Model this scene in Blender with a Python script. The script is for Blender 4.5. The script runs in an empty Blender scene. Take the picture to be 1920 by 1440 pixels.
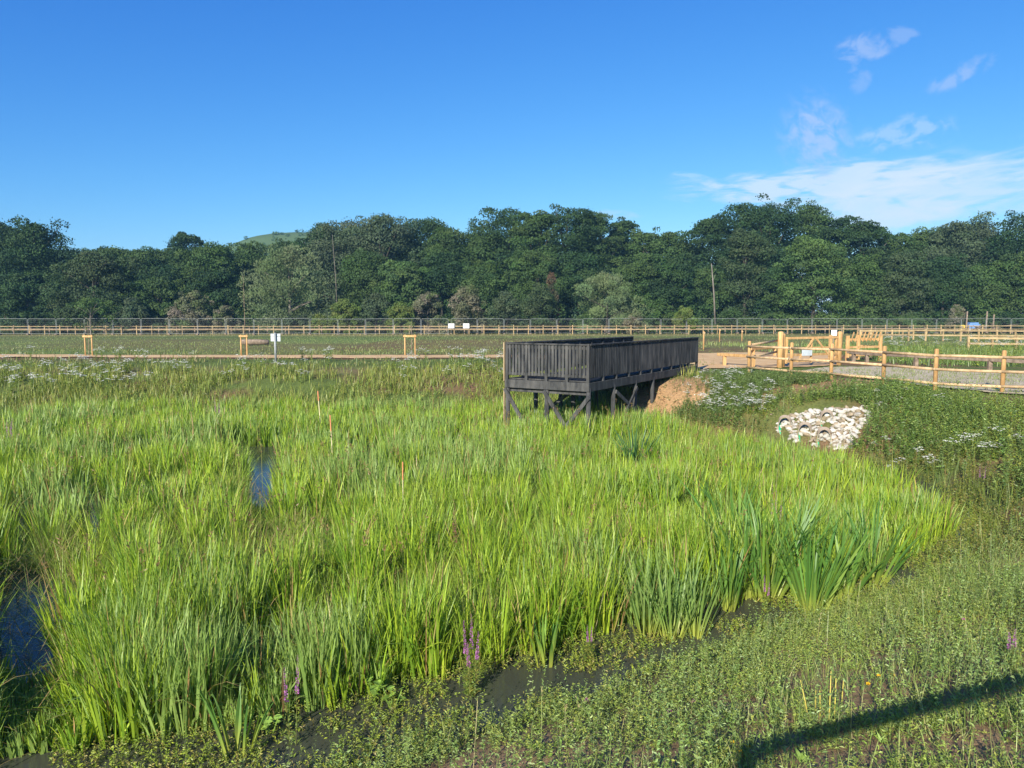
import bpy, math, numpy as np
R = np.random.default_rng(7)
S = bpy.context.scene
COL = S.collection
CZ, F, PITCH = 3.55, 1400.0, math.atan(123 / 1400)
SUN_EL, SUN_AZ = math.radians(25), math.radians(203.5)

# ------------------------------------------------------------------ layout helpers
def ray(px, py):
    u = (px - 960) / F; v = (720 - py) / F; c, s = math.cos(PITCH), math.sin(PITCH)
    return u, c + v * s, -s + v * c
def at_d(px, py, Y):
    x, y, z = ray(px, py); k = Y / y
    return np.array([x * k, Y, CZ + z * k])
def at_z(px, py, z0):
    x, y, z = ray(px, py); k = (z0 - CZ) / z
    return np.array([x * k, y * k, z0])

SHORE = np.array([(-60, -20), (-20, -6), (-9, 0.8), (-4.2, 3.6), (-1.6, 5.3), (-.4, 6.1), (.9, 6.9), (2.2, 7.7), (3.6, 8.6), (5.2, 9.6),
                  (7.0, 10.9), (8.4, 12.6), (9.0, 15.5), (8.9, 17.5), (8.6, 19.2), (7.7, 20.0), (6.9, 21.0), (6.0, 22.3),
                  (4.6, 23.9), (3.2, 25.6), (0, 26.9), (-10, 27.2), (-30, 27.5), (-80, 30)], float)
REED = np.array([(-40, -6), (-9, 2.0), (-6, 5.2), (-4.4, 5.7), (-3.3, 6.0), (-2.07, 6.35), (-1.05, 7.0), (.22, 7.7), (1.4, 8.35), (2.5, 9.0), (3.6, 9.2), (4.8, 9.9),
                 (6.3, 11.2), (7.6, 12.5), (8.0, 14.5), (7.6, 17), (6.8, 19.2), (6.3, 21), (5.6, 22.3), (4.4, 23.8), (3.0, 25.4), (0, 26.7),
                 (-10, 27.2), (-30, 27.5), (-60, 28)], float)
def inside(P, x, y):
    r = np.zeros(x.shape, bool)
    for i in range(len(P)):
        x0, y0 = P[i]; x1, y1 = P[(i + 1) % len(P)]
        c = (y0 > y) != (y1 > y)
        with np.errstate(divide='ignore', invalid='ignore'):
            r ^= c & (x < (x1 - x0) * (y - y0) / (y1 - y0 + 1e-12) + x0)
    return r
def sdist(P, x, y):
    d = np.full(x.shape, 1e9)
    for i in range(len(P)):
        a = P[i]; b = P[(i + 1) % len(P)]; ab = b - a
        t = np.clip(((x - a[0]) * ab[0] + (y - a[1]) * ab[1]) / (ab @ ab), 0, 1)
        d = np.minimum(d, np.hypot(x - a[0] - t * ab[0], y - a[1] - t * ab[1]))
    return np.where(inside(P, x, y), -d, d)
_lat = np.random.default_rng(3).random((256, 256))
def vnoise(x, y, s=1.0, o=0):
    x = np.asarray(x) / s + 37.3 + o * 17.7; y = np.asarray(y) / s + 91.1 + o * 5.3
    xi = np.floor(x).astype(int); yi = np.floor(y).astype(int); fx = x - xi; fy = y - yi
    fx = fx * fx * (3 - 2 * fx); fy = fy * fy * (3 - 2 * fy)
    g = lambda i, j: _lat[i % 256, j % 256]
    return (g(xi, yi) * (1 - fx) + g(xi + 1, yi) * fx) * (1 - fy) + (g(xi, yi + 1) * (1 - fx) + g(xi + 1, yi + 1) * fx) * fy
def fbm(x, y, s=1.0, o=0):
    return (vnoise(x, y, s, o) * .5 + vnoise(x, y, s * .47, o + 3) * .3 + vnoise(x, y, s * .21, o + 6) * .2)
def H(x, y):
    x = np.asarray(x, float); y = np.asarray(y, float); sh = x.shape
    x = x.ravel(); y = y.ravel()
    sd = sdist(SHORE, x, y)
    slope = .30 + .14 * ((x > 5) & (y > 11.5)) + .25 * np.exp(-((x - 9) ** 2 + (y - 20.8) ** 2) / 5) + .2 * np.exp(-((x - 5.2) ** 2 + (y - 25.5) ** 2) / 8)
    top = 1.5 + .45 * np.exp(-(x ** 2 + (y + 1) ** 2) / 70)
    t = np.maximum(sd, 0) * slope / top
    z = top * t / (1 + t ** 4) ** .25
    rough = np.clip(sd / 2, 0, 1) * np.clip(2 - np.hypot(x, y) / 60, 0, 1)
    z = z + rough * ((fbm(x, y, 1.6) - .5) * .16 + (vnoise(x, y, .35, 9) - .5) * .05) * np.where(t > .97, .5, 1)
    z = np.where(sd < 0, np.maximum(-.5, sd * .4 - .01), z)
    return z.reshape(sh)
def h1(x, y): return float(H(np.array([x]), np.array([y]))[0])
def ground_px(px, py, it=40):
    x, y, z = ray(px, py); lo, hi = 2.0, 140.0
    ks = np.linspace(lo, hi, 4000); g = H(x * ks, y * ks); b = np.nonzero(CZ + z * ks < g)[0]
    k = ks[b[0]] if len(b) else hi
    return np.array([x * k, y * k, float(H(np.array([x * k]), np.array([y * k]))[0])])

# ------------------------------------------------------------------ objects
def link(o, parent=None):
    COL.objects.link(o)
    if parent: o.parent = parent
    return o
def tag(o, label=None, cat=None, group=None, kind=None):
    if label: o['label'] = label
    if cat: o['category'] = cat
    if group: o['group'] = group
    if kind: o['kind'] = kind
    return o
def empty(name, loc, rz=0, **k):
    o = bpy.data.objects.new(name, None); o.location = loc; o.rotation_euler = (0, 0, rz); o.empty_display_size = .2
    return tag(link(o), **k)
def copy_tree(o, parent=None):
    c = o.copy(); COL.objects.link(c); c.parent = parent
    for ch in o.children: copy_tree(ch, c)
    return c
def npmesh(name, V, Fq, mats, col=None, mi=None, smooth=False, parent=None, loc=None):
    """V (N,3); Fq (M,k) faces of equal size; col per vertex"""
    me = bpy.data.meshes.new(name); V = np.asarray(V, np.float32); Fq = np.asarray(Fq, np.int32)
    m, k = Fq.shape
    me.vertices.add(len(V)); me.vertices.foreach_set('co', V.ravel())
    me.loops.add(m * k); me.loops.foreach_set('vertex_index', Fq.ravel())
    me.polygons.add(m); me.polygons.foreach_set('loop_start', np.arange(0, m * k, k, dtype=np.int32))
    me.polygons.foreach_set('loop_total', np.full(m, k, np.int32))
    if mi is not None: me.polygons.foreach_set('material_index', np.asarray(mi, np.int32))
    me.polygons.foreach_set('use_smooth', np.full(m, smooth))
    me.update(calc_edges=True)
    if col is not None:
        a = me.attributes.new('Col', 'FLOAT_COLOR', 'POINT')
        c4 = np.ones((len(V), 4), np.float32); c4[:, :3] = col; a.data.foreach_set('color', c4.ravel())
    for mt in (mats if isinstance(mats, (list, tuple)) else [mats]): me.materials.append(mt)
    o = bpy.data.objects.new(name, me)
    if loc is not None: o.location = loc
    return link(o, parent)

class MB:
    def __init__(s): s.v = []; s.f = []; s.m = []
    def add(s, vs, fs, mi=0):
        b = len(s.v); s.v += [tuple(map(float, p)) for p in vs]; s.f += [tuple(i + b for i in f) for f in fs]; s.m += [mi] * len(fs); return s
    def box(s, c, size, rz=0, mi=0):
        cx, cy, cz = c; hx, hy, hz = size[0] / 2, size[1] / 2, size[2] / 2; ca, sa = math.cos(rz), math.sin(rz)
        vs = [(cx + x * ca - y * sa, cy + x * sa + y * ca, cz + z) for x in (-hx, hx) for y in (-hy, hy) for z in (-hz, hz)]
        return s.add(vs, [(0, 1, 3, 2), (4, 6, 7, 5), (0, 4, 5, 1), (2, 3, 7, 6), (0, 2, 6, 4), (1, 5, 7, 3)], mi)
    def beam(s, a, b, w, h, mi=0, up=(0, 0, 1)):
        a = np.array(a, float); b = np.array(b, float); d = b - a; d /= np.linalg.norm(d)
        u = np.array(up, float)
        if abs(d @ u) > .98: u = np.array((0, 1., 0))
        sd = np.cross(d, u); sd /= np.linalg.norm(sd); u = np.cross(sd, d)
        vs = [p + sd * x * w / 2 + u * z * h / 2 for p in (a, b) for x in (-1, 1) for z in (-1, 1)]
        return s.add(vs, [(0, 1, 3, 2), (4, 6, 7, 5), (0, 4, 5, 1), (2, 3, 7, 6), (0, 2, 6, 4), (1, 5, 7, 3)], mi)
    def tube(s, pts, rad, n=10, mi=0, cap=True, dome=0):
        pts = [np.array(p, float) for p in pts]; rs = rad if isinstance(rad, (list, tuple)) else [rad] * len(pts)
        vs = []; fs = []; k = len(pts)
        for i, p in enumerate(pts):
            d = pts[min(i + 1, k - 1)] - pts[max(i - 1, 0)]; d /= np.linalg.norm(d)
            u = np.array((0, 0, 1.)) if abs(d[2]) < .9 else np.array((0, 1., 0)); a = np.cross(d, u); a /= np.linalg.norm(a); b = np.cross(d, a)
            for j in range(n):
                t = 2 * math.pi * j / n; vs.append(p + rs[i] * (a * math.cos(t) + b * math.sin(t)))
        for i in range(k - 1):
            for j in range(n): fs.append((i * n + j, i * n + (j + 1) % n, (i + 1) * n + (j + 1) % n, (i + 1) * n + j))
        if cap: fs += [tuple(range(n - 1, -1, -1)), tuple(range((k - 1) * n, k * n))]
        return s.add(vs, fs, mi)
    def build(s, name, mats, parent=None, bevel=0, smooth=False, loc=None):
        me = bpy.data.meshes.new(name); me.from_pydata(s.v, [], s.f)
        for mt in (mats if isinstance(mats, (list, tuple)) else [mats]): me.materials.append(mt)
        me.polygons.foreach_set('material_index', s.m)
        me.polygons.foreach_set('use_smooth', [smooth] * len(s.f)); me.update()
        o = bpy.data.objects.new(name, me)
        if loc is not None: o.location = loc
        if bevel:
            b = o.modifiers.new('bevel', 'BEVEL'); b.width = bevel; b.segments = 1; b.limit_method = 'ANGLE'
        return link(o, parent)

# ------------------------------------------------------------------ materials
def newmat(name):
    m = bpy.data.materials.new(name); m.use_nodes = True; nt = m.node_tree; nt.nodes.clear()
    return m, nt, nt.nodes.new('ShaderNodeOutputMaterial')
def leaf_mat(name, trans=.35, gloss=.05, rough=.45, tint=(1.15, 1.1, .55), tmul=1.0):
    m, nt, out = newmat(name); N, L = nt.nodes.new, nt.links.new
    a = N('ShaderNodeAttribute'); a.attribute_name = 'Col'
    d = N('ShaderNodeBsdfDiffuse'); L(a.outputs['Color'], d.inputs['Color'])
    mx = N('ShaderNodeMix'); mx.data_type = 'RGBA'; mx.blend_type = 'MULTIPLY'; mx.inputs[0].default_value = 1
    L(a.outputs['Color'], mx.inputs[6]); mx.inputs[7].default_value = (*[c * tmul for c in tint], 1)
    t = N('ShaderNodeBsdfTranslucent'); L(mx.outputs[2], t.inputs['Color'])
    s = N('ShaderNodeMixShader'); s.inputs[0].default_value = trans; L(d.outputs[0], s.inputs[1]); L(t.outputs[0], s.inputs[2])
    g = N('ShaderNodeBsdfGlossy'); g.inputs['Roughness'].default_value = rough; g.inputs['Color'].default_value = (1, 1, 1, 1)
    s2 = N('ShaderNodeMixShader'); s2.inputs[0].default_value = gloss; L(s.outputs[0], s2.inputs[1]); L(g.outputs[0], s2.inputs[2])
    L(s2.outputs[0], out.inputs[0]); return m
def noise_mat(name, c0, c1, scale=(8, 8, 8), rough=.8, detail=6, bump=.3, bscale=60, c2=None, spec=.3, dist=.01, lo=.35, hi=.65, obj_rand=0):
    m, nt, out = newmat(name); N, L = nt.nodes.new, nt.links.new
    tc = N('ShaderNodeTexCoord'); mp = N('ShaderNodeMapping'); mp.inputs['Scale'].default_value = scale
    L(tc.outputs['Object'], mp.inputs[0])
    n = N('ShaderNodeTexNoise'); n.inputs['Detail'].default_value = detail; n.inputs['Scale'].default_value = 1; n.inputs['Roughness'].default_value = .65
    L(mp.outputs[0], n.inputs['Vector'])
    r = N('ShaderNodeValToRGB'); r.color_ramp.elements[0].position = lo; r.color_ramp.elements[1].position = hi
    r.color_ramp.elements[0].color = (*c0, 1); r.color_ramp.elements[1].color = (*c1, 1)
    if c2: e = r.color_ramp.elements.new(.5); e.color = (*c2, 1)
    L(n.outputs['Fac'], r.inputs[0])
    p = N('ShaderNodeBsdfPrincipled'); p.inputs['Roughness'].default_value = rough; p.inputs['Specular IOR Level'].default_value = spec
    src = r.outputs[0]
    if obj_rand:
        oi = N('ShaderNodeObjectInfo'); mr = N('ShaderNodeMapRange'); mr.inputs[3].default_value = 1 - obj_rand; mr.inputs[4].default_value = 1 + obj_rand
        L(oi.outputs['Random'], mr.inputs[0]); hs = N('ShaderNodeHueSaturation'); L(mr.outputs[0], hs.inputs['Value']); L(src, hs.inputs['Color']); src = hs.outputs[0]
    L(src, p.inputs['Base Color'])
    b = N('ShaderNodeBump'); b.inputs['Strength'].default_value = bump; b.inputs['Distance'].default_value = dist
    n2 = N('ShaderNodeTexNoise'); n2.inputs['Scale'].default_value = bscale; n2.inputs['Detail'].default_value = 5
    L(tc.outputs['Object'], n2.inputs['Vector']); L(n2.outputs['Fac'], b.inputs['Height']); L(b.outputs[0], p.inputs['Normal'])
    L(p.outputs[0], out.inputs[0]); return m
M = {}
M['reed'] = leaf_mat('reed leaf', .38, .02, .45)
M['weed'] = leaf_mat('weed leaf', .30, .03, .5)
M['tree'] = leaf_mat('tree leaf', .22, .008, .6)
M['petal'] = leaf_mat('petal', .25, .0, .5, (1, 1, 1))
M['black_wood'] = noise_mat('black stained timber', (.028, .030, .032), (.092, .091, .088), (5, 5, 1.2), .9, spec=.1, bump=.5, bscale=40, obj_rand=.25)
M['pale_wood'] = noise_mat('fresh pale timber', (.28, .20, .11), (.44, .33, .2), (6, 6, 2), .8)
M['new_wood'] = noise_mat('treated new timber', (.36, .20, .075), (.56, .36, .16), (9, 9, 2.2), .75, bump=.4, bscale=50, obj_rand=.15)
M['rail_wood'] = noise_mat('weathering timber rail', (.34, .23, .12), (.57, .41, .235), (7, 7, 7), .8, bump=.4, bscale=50, obj_rand=.1)
M['grey_wood'] = noise_mat('greyed timber', (.12, .09, .065), (.30, .23, .17), (5, 5, 5), .85, obj_rand=.1)
M['far_wood'] = noise_mat('far fence timber', (.24, .17, .085), (.40, .30, .16), (3, 3, 3), .85, obj_rand=.3)
M['steel'] = noise_mat('galvanised steel', (.18, .2, .2), (.28, .3, .3), (4, 4, 4), .5, spec=.5, bump=.05)
M['sign_white'] = noise_mat('white sign board', (.75, .76, .77), (.85, .85, .85), (3, 3, 3), .6, bump=.02)
M['sign_grey'] = noise_mat('grey sign back', (.42, .47, .49), (.55, .6, .61), (3, 3, 3), .5, bump=.02)
M['sign_text'] = noise_mat('grey print', (.2, .22, .26), (.3, .32, .36), (3, 3, 3), .6, bump=.02)
M['bark'] = noise_mat('bark', (.03, .026, .02), (.08, .07, .055), (3, 3, 1), .9, bump=.6, bscale=12)
M['pale_bark'] = noise_mat('pale bark', (.10, .088, .07), (.20, .18, .15), (3, 3, 1), .9)
M['rock'] = noise_mat('pale limestone', (.28, .25, .19), (.56, .53, .47), (7, 7, 7), .9, bump=.6, bscale=25, lo=.2, hi=.55, obj_rand=.22, dist=.03)
M['tan_rock'] = noise_mat('tan stained limestone', (.20, .15, .09), (.46, .38, .27), (6, 6, 6), .9, bump=.6, bscale=25, obj_rand=.25, dist=.03)
M['pipe_tan'] = noise_mat('tan concrete pipe collar', (.26, .20, .14), (.42, .34, .25), (8, 8, 8), .85)
M['pipe_green'] = noise_mat('green plastic pipe lining', (.01, .26, .12), (.02, .36, .19), (8, 8, 8), .45, spec=.5)
M['gravel'] = noise_mat('pale gravel', (.30, .24, .14), (.58, .50, .35), (14, 14, 14), .95, bump=.8, bscale=25, lo=.4, hi=.6)
M['sand'] = noise_mat('sandy path', (.50, .31, .14), (.64, .44, .22), (1.2, 1.2, 1.2), .95, bump=.4, bscale=30)
M['yellow_paint'] = noise_mat('yellow paint', (.60, .42, .02), (.75, .55, .05), (3, 3, 3), .6)
M['blue_plastic'] = noise_mat('blue plastic', (.10, .20, .42), (.14, .28, .55), (3, 3, 3), .5)
M['orange'] = noise_mat('orange paint', (.50, .18, .08), (.60, .26, .13), (30, 30, 30), .7)
M['cane'] = noise_mat('cane', (.50, .42, .22), (.65, .58, .35), (30, 30, 8), .7)
M['dead_stem'] = noise_mat('dry yellow stem', (.38, .32, .06), (.50, .43, .10), (20, 20, 6), .8)

# ------------------------------------------------------------------ sky, sun, camera
wd = bpy.data.worlds.new('World'); S.world = wd; wd.use_nodes = True
nt = wd.node_tree; N, L = nt.nodes.new, nt.links.new; bg = nt.nodes['Background']
sk = N('ShaderNodeTexSky'); sk.sky_type = 'NISHITA'; sk.sun_disc = False; sk.sun_elevation = SUN_EL; sk.sun_rotation = SUN_AZ
sk.air_density = 1.0; sk.dust_density = .3; sk.ozone_density = 2.0
spc = N('ShaderNodeSeparateColor'); L(sk.outputs[0], spc.inputs[0]); cmb = N('ShaderNodeCombineColor')
for i_, (k_, e_) in enumerate(((.128, 1.62), (.44, 1.114), (1.60, .615))):      # a deep, clear summer blue
    pw = N('ShaderNodeMath'); pw.operation = 'POWER'; L(spc.outputs[i_], pw.inputs[0]); pw.inputs[1].default_value = e_
    ml = N('ShaderNodeMath'); ml.operation = 'MULTIPLY'; L(pw.outputs[0], ml.inputs[0]); ml.inputs[1].default_value = k_; L(ml.outputs[0], cmb.inputs[i_])
tc = N('ShaderNodeTexCoord')
def cloud(prev, az0, el0, saz, sel, nscale, lo, hi, colr, amount, tilt=0, off=0):
    """cloud bank around a compass direction (degrees); noise in direction space"""
    sep = N('ShaderNodeSeparateXYZ'); L(tc.outputs['Generated'], sep.inputs[0])
    def mth(op, a, b=None):
        n = N('ShaderNodeMath'); n.operation = op
        for i, v in enumerate((a, b)):
            if v is None: continue
            if isinstance(v, (int, float)): n.inputs[i].default_value = v
            else: L(v, n.inputs[i])
        return n.outputs[0]
    az = mth('MULTIPLY', mth('ARCTAN2', sep.outputs[0], sep.outputs[1]), 57.2958)
    el = mth('MULTIPLY', mth('ARCSINE', sep.outputs[2]), 57.2958)
    wn = N('ShaderNodeTexNoise'); wn.inputs['Scale'].default_value = 9; wn.inputs['Detail'].default_value = 3; L(tc.outputs['Generated'], wn.inputs['Vector'])
    warp = mth('MULTIPLY', mth('SUBTRACT', wn.outputs['Fac'], .5), sel * 1.5)
    dx = mth('DIVIDE', mth('SUBTRACT', az, az0), saz)
    dz = mth('DIVIDE', mth('ADD', mth('SUBTRACT', mth('SUBTRACT', el, el0), mth('MULTIPLY', mth('SUBTRACT', az, az0), tilt)), warp), sel)
    r2 = mth('ADD', mth('MULTIPLY', dx, dx), mth('MULTIPLY', dz, dz))
    mask = mth('POWER', 2.71828, mth('MULTIPLY', r2, -1.0))
    cb = N('ShaderNodeCombineXYZ'); L(mth('ADD', az, off), cb.inputs[0]); L(mth('MULTIPLY', mth('SUBTRACT', el, mth('MULTIPLY', az, tilt)), nscale[1] / nscale[0]), cb.inputs[1])
    nz = N('ShaderNodeTexNoise'); nz.inputs['Scale'].default_value = nscale[0]; nz.inputs['Detail'].default_value = 8; nz.inputs['Roughness'].default_value = .58; nz.inputs['Distortion'].default_value = .4
    L(cb.outputs[0], nz.inputs['Vector'])
    mr = N('ShaderNodeMapRange'); mr.interpolation_type = 'SMOOTHSTEP'; mr.inputs[1].default_value = lo; mr.inputs[2].default_value = hi
    L(mth('MULTIPLY', mask, mth('SUBTRACT', mth('MULTIPLY', nz.outputs['Fac'], 3.0), .55)), mr.inputs[0])
    mx = N('ShaderNodeMix'); mx.data_type = 'RGBA'; L(mth('MULTIPLY', mr.outputs[0], amount), mx.inputs[0]); L(prev, mx.inputs[6]); mx.inputs[7].default_value = (*colr, 1)
    return mx.outputs[2]
def dirdeg(px, py):
    x, y, z = ray(px, py); return math.degrees(math.atan2(x, y)), math.degrees(math.atan2(z, math.hypot(x, y)))
SKYK, EXPO = .10, 1.0
src = cmb.outputs[0]
W = lambda r, g, b: tuple(c / SKYK / 2 ** EXPO for c in (r, g, b))
def cl(px, py, wpx, hpx, ns, lo, hi, c, am, tilt=0, off=0):
    global src
    a, e = dirdeg(px, py); src = cloud(src, a, e, wpx / 24.4 / 2, hpx / 24.4 / 2, ns, lo, hi, c, am, tilt, off)
cl(1800, 352, 560, 120, (.30, 1.3), .25, 1.1, W(.70, .85, 1.0), .75, .10, 3)
cl(1560, 345, 560, 64, (.35, 1.6), .27, .85, W(.72, .86, 1.0), .8, .0, 9)
cl(1640, 395, 300, 90, (.3, .8), .25, .9, W(.72, .86, 1.0), .75, -.05, 13)
cl(1290, 334, 90, 22, (.6, 2), .35, 1.0, W(.48, .76, 1.0), .6, -.1, 5)
cl(1140, 400, 130, 22, (.6, 2), .3, 1.0, W(.48, .76, 1.0), .55, -.08, 15)
cl(1530, 255, 130, 130, (1.1, 1.2), .25, 1.2, W(.52, .66, .97), .62, -.35, 21)
cl(1700, 252, 190, 70, (.9, 1.2), .45, 1.1, W(.50, .72, 1.0), .55, .1, 25)
cl(1620, 94, 110, 60, (.7, .9), .40, 1.0, W(.46, .62, .98), .55, .1, 31)
cl(1800, 136, 110, 40, (.7, .9), .40, 1.0, W(.46, .62, .98), .5, .3, 37)
cl(1690, 66, 70, 30, (.7, .9), .45, 1.0, W(.46, .62, .98), .35, -.2, 41)
cl(1610, 155, 50, 60, (.7, .9), .45, 1.0, W(.46, .62, .98), .3, 0, 45)
L(src, bg.inputs['Color']); bg.inputs['Strength'].default_value = SKYK
sl = bpy.data.lights.new('sun', 'SUN'); sl.energy = 4.6; sl.angle = math.radians(.5); sl.color = (1, .93, .80)
so = bpy.data.objects.new('sun', sl); COL.objects.link(so)
so.rotation_euler = (math.pi / 2 - SUN_EL, 0, math.pi - SUN_AZ)
cam = bpy.data.cameras.new('camera'); cam.sensor_width = 36; cam.lens = 36 * F / 1920; cam.clip_end = 20000; cam.clip_start = .05
co = bpy.data.objects.new('camera', cam); COL.objects.link(co); co.location = (0, 0, CZ); co.rotation_euler = (math.pi / 2 - PITCH, 0, 0); S.camera = co
S.view_settings.view_transform = 'Standard'; S.view_settings.look = 'None'; S.view_settings.gamma = 1; S.view_settings.exposure = EXPO
S.cycles.max_bounces = 8; S.cycles.transparent_max_bounces = 8; S.cycles.use_denoising = True

# ------------------------------------------------------------------ ground
def axis(lo, hi, step, far):
    a = list(np.arange(lo, hi + 1e-6, step)); d = step
    r = []; v = a[-1]
    while v < far: d *= 1.22; v += d; r.append(v)
    l = []; v = a[0]; d = step
    while v > -far: d *= 1.22; v -= d; l.append(v)
    return np.array(l[::-1] + a + r)
gx, gy = axis(-16, 22, .2, 2300), axis(-1, 44, .2, 2300)
GX, GY = np.meshgrid(gx, gy)
GZ = H(GX, GY); fx, fy = GX.ravel(), GY.ravel(); sdv = sdist(SHORE, fx, fy)
GZ = GZ + (-6 * np.clip((np.hypot(GX, GY) - 900) / 5000, 0, 1))
soil = np.array((.17, .105, .058)); sandy = np.array((.40, .25, .125)); green = np.array((.10, .135, .034)); dgreen = np.array((.06, .11, .04)); mud = np.array((.045, .04, .022)); straw = np.array((.30, .24, .10))
def lerp(a, b, t): return a + (b - a) * np.clip(t, 0, 1)[:, None]
gc = np.tile(soil, (len(fx), 1))
n1 = fbm(fx, fy, 3.0, 2); n2 = fbm(fx, fy, 11.0, 4); n3 = fbm(fx, fy, .7, 5)
gc = lerp(gc, green, (n1 - np.where(fx < 3, .30, .38)) * 5 * (fy < 38) * np.where((fy < 13) & (fx > -3), .25, 1))
fieldm = np.clip((fy - 41) / 2, 0, 1)
gc = lerp(gc, np.tile((.14, .19, .055), (len(fx), 1)), fieldm * np.clip(.8 + (vnoise(fx, fy, 16, 8) - .5) * 1.2, 0, 1))
gc = lerp(gc, np.tile((.17, .11, .055), (len(fx), 1)), fieldm * .75 * np.clip((fbm(fx * .45, fy, 9, 12) - .45) * 6, 0, 1) * ((fy > 45) & (fy < 80) & (fx > -12) & (fx < 16)))
gc = lerp(gc, np.tile((.075, .115, .035), (len(fx), 1)), np.clip((fy - 68) / 12, 0, 1) * .6)
gc = lerp(gc, np.tile(straw, (len(fx), 1)), np.exp(-((fy - 93) / 3.5) ** 2) * .75)
gc = lerp(gc, np.tile((.03, .04, .015), (len(fx), 1)), np.clip((fy - 100) / 3, 0, 1))
gc = lerp(gc, np.tile((.23, .155, .085), (len(fx), 1)), np.exp(-((fy - 32.5) / 1.0) ** 2) * (fx < 6) * (.1 + n1 * .8))
gc = lerp(gc, np.tile(sandy, (len(fx), 1)), np.exp(-((fx - 5.6) ** 2 + (fy - 25.6) ** 2) / 3.2) * 1.6)
gc = lerp(gc, np.tile((.27, .16, .085), (len(fx), 1)), np.exp(-((fx - 10) ** 2 / 9 + (fy - 24.3) ** 2 / 4)) * 1.2)
gc = lerp(gc, np.tile(mud, (len(fx), 1)), np.clip(.5 - sdv * 1.5, 0, 1))
gc = lerp(gc, np.tile((.33, .21, .11), (len(fx), 1)), np.clip((13.5 - fy) / 2, 0, 1) * np.clip((sdv - .15) * 2.5, 0, 1) * .85)
gc = gc * (.8 + .4 * n3)[:, None]
ny, nx = GX.shape
ii = (np.arange(ny - 1)[:, None] * nx + np.arange(nx - 1)[None, :]).ravel()
m, nt2, out = newmat('meadow soil'); N, L = nt2.nodes.new, nt2.links.new
a = N('ShaderNodeAttribute'); a.attribute_name = 'Col'; p = N('ShaderNodeBsdfPrincipled'); p.inputs['Roughness'].default_value = .95; p.inputs['Specular IOR Level'].default_value = .1
tcn = N('ShaderNodeTexCoord'); nz = N('ShaderNodeTexNoise'); nz.inputs['Scale'].default_value = 14; nz.inputs['Detail'].default_value = 8; nz.inputs['Roughness'].default_value = .7
L(tcn.outputs['Object'], nz.inputs['Vector'])
mr = N('ShaderNodeMapRange'); mr.inputs[1].default_value = .3; mr.inputs[2].default_value = .7; mr.inputs[3].default_value = .55; mr.inputs[4].default_value = 1.4; L(nz.outputs['Fac'], mr.inputs[0])
vm = N('ShaderNodeVectorMath'); vm.operation = 'SCALE'; L(a.outputs['Color'], vm.inputs[0]); L(mr.outputs[0], vm.inputs['Scale']); L(vm.outputs[0], p.inputs['Base Color'])
bp = N('ShaderNodeBump'); bp.inputs['Strength'].default_value = .8; bp.inputs['Distance'].default_value = .04; L(nz.outputs['Fac'], bp.inputs['Height']); L(bp.outputs[0], p.inputs['Normal'])
L(p.outputs[0], out.inputs[0]); M['ground'] = m
g = npmesh('ground', np.stack([fx, fy, GZ.ravel()], 1), np.stack([ii, ii + 1, ii + nx + 1, ii + nx], 1), m, gc, smooth=True)
tag(g, kind='structure')

def strip(name, left, right, mat, dz, nu=60, nv=5):
    """sheet between two polylines of equal length, laid on the ground"""
    left = np.array(left, float); right = np.array(right, float); t = np.linspace(0, len(left) - 1, nu)
    f = lambda P: np.stack([np.interp(t, np.arange(len(P)), P[:, k]) for k in (0, 1)], 1)
    A, B = f(left), f(right); s = np.linspace(0, 1, nv)
    P = A[:, None] * (1 - s[None, :, None]) + B[:, None] * s[None, :, None]
    X, Y = P[..., 0], P[..., 1]; jit = (vnoise(X, Y, .8, 20) - .5) * .35 * ((s == 0) | (s == 1))[None, :]
    Y = Y + jit; Z = H(X, Y) + dz
    i = (np.arange(nu - 1)[:, None] * nv + np.arange(nv - 1)[None, :]).ravel()
    return tag(npmesh(name, np.stack([X, Y, Z], -1).reshape(-1, 3), np.stack([i, i + 1, i + nv + 1, i + nv], 1), mat, smooth=True), kind='structure')
gp = lambda px, py: at_z(px, py, 1.5)[:2]
strip('path', [(-70, 43.3), (-30, 42.0), (-12, 41.3), (0, 41.6), (7.5, 42.5), gp(1300, 663), gp(1420, 661), gp(1500, 664), gp(1580, 668)],
      [(-70, 40.7), (-30, 39.4), (-12, 38.6), (0, 38.6), (7.0, 36.8), (7.0, 30.6), gp(1398, 690), gp(1470, 689), gp(1570, 686)], M['sand'], .035, 160, 9)
strip('track', [gp(1545, 690), gp(1640, 689), gp(1760, 692), gp(1920, 700), gp(2080, 712)], [gp(1500, 697), gp(1640, 712), gp(1745, 724), gp(1930, 740), gp(2150, 775)], M['gravel'], .045, 120, 24)

# clods and crumbs on the bare earth
cx_ = np.concatenate([R.normal(5.2, 1.0, 900), R.normal(10, 2.6, 1500)]); cy_ = np.concatenate([R.normal(25.8, 1.1, 900), R.normal(24.2, 1.5, 1500)]); sd_c = sdist(SHORE, cx_, cy_); ok = sd_c > .1; cx_, cy_ = cx_[ok], cy_[ok]; n = len(cx_)
dirs = np.array([(1, 0, 0), (-1, 0, 0), (0, 1, 0), (0, -1, 0), (0, 0, 1), (0, 0, -1)], float); r_c = R.uniform(.008, .032, n) * np.where(R.random(n) < .06, 2.0, 1)
Vc = (np.stack([cx_, cy_, H(cx_, cy_)], 1)[:, None] + dirs[None] * r_c[:, None, None] * R.uniform(.6, 1.2, (n, 6, 1)) * np.array((1, 1, .7))).reshape(-1, 3)
Fc = np.array([(0, 2, 4), (2, 1, 4), (1, 3, 4), (3, 0, 4), (2, 0, 5), (1, 2, 5), (3, 1, 5), (0, 3, 5)]); Fc = (np.arange(n)[:, None, None] * 6 + Fc[None]).reshape(-1, 3)
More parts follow.
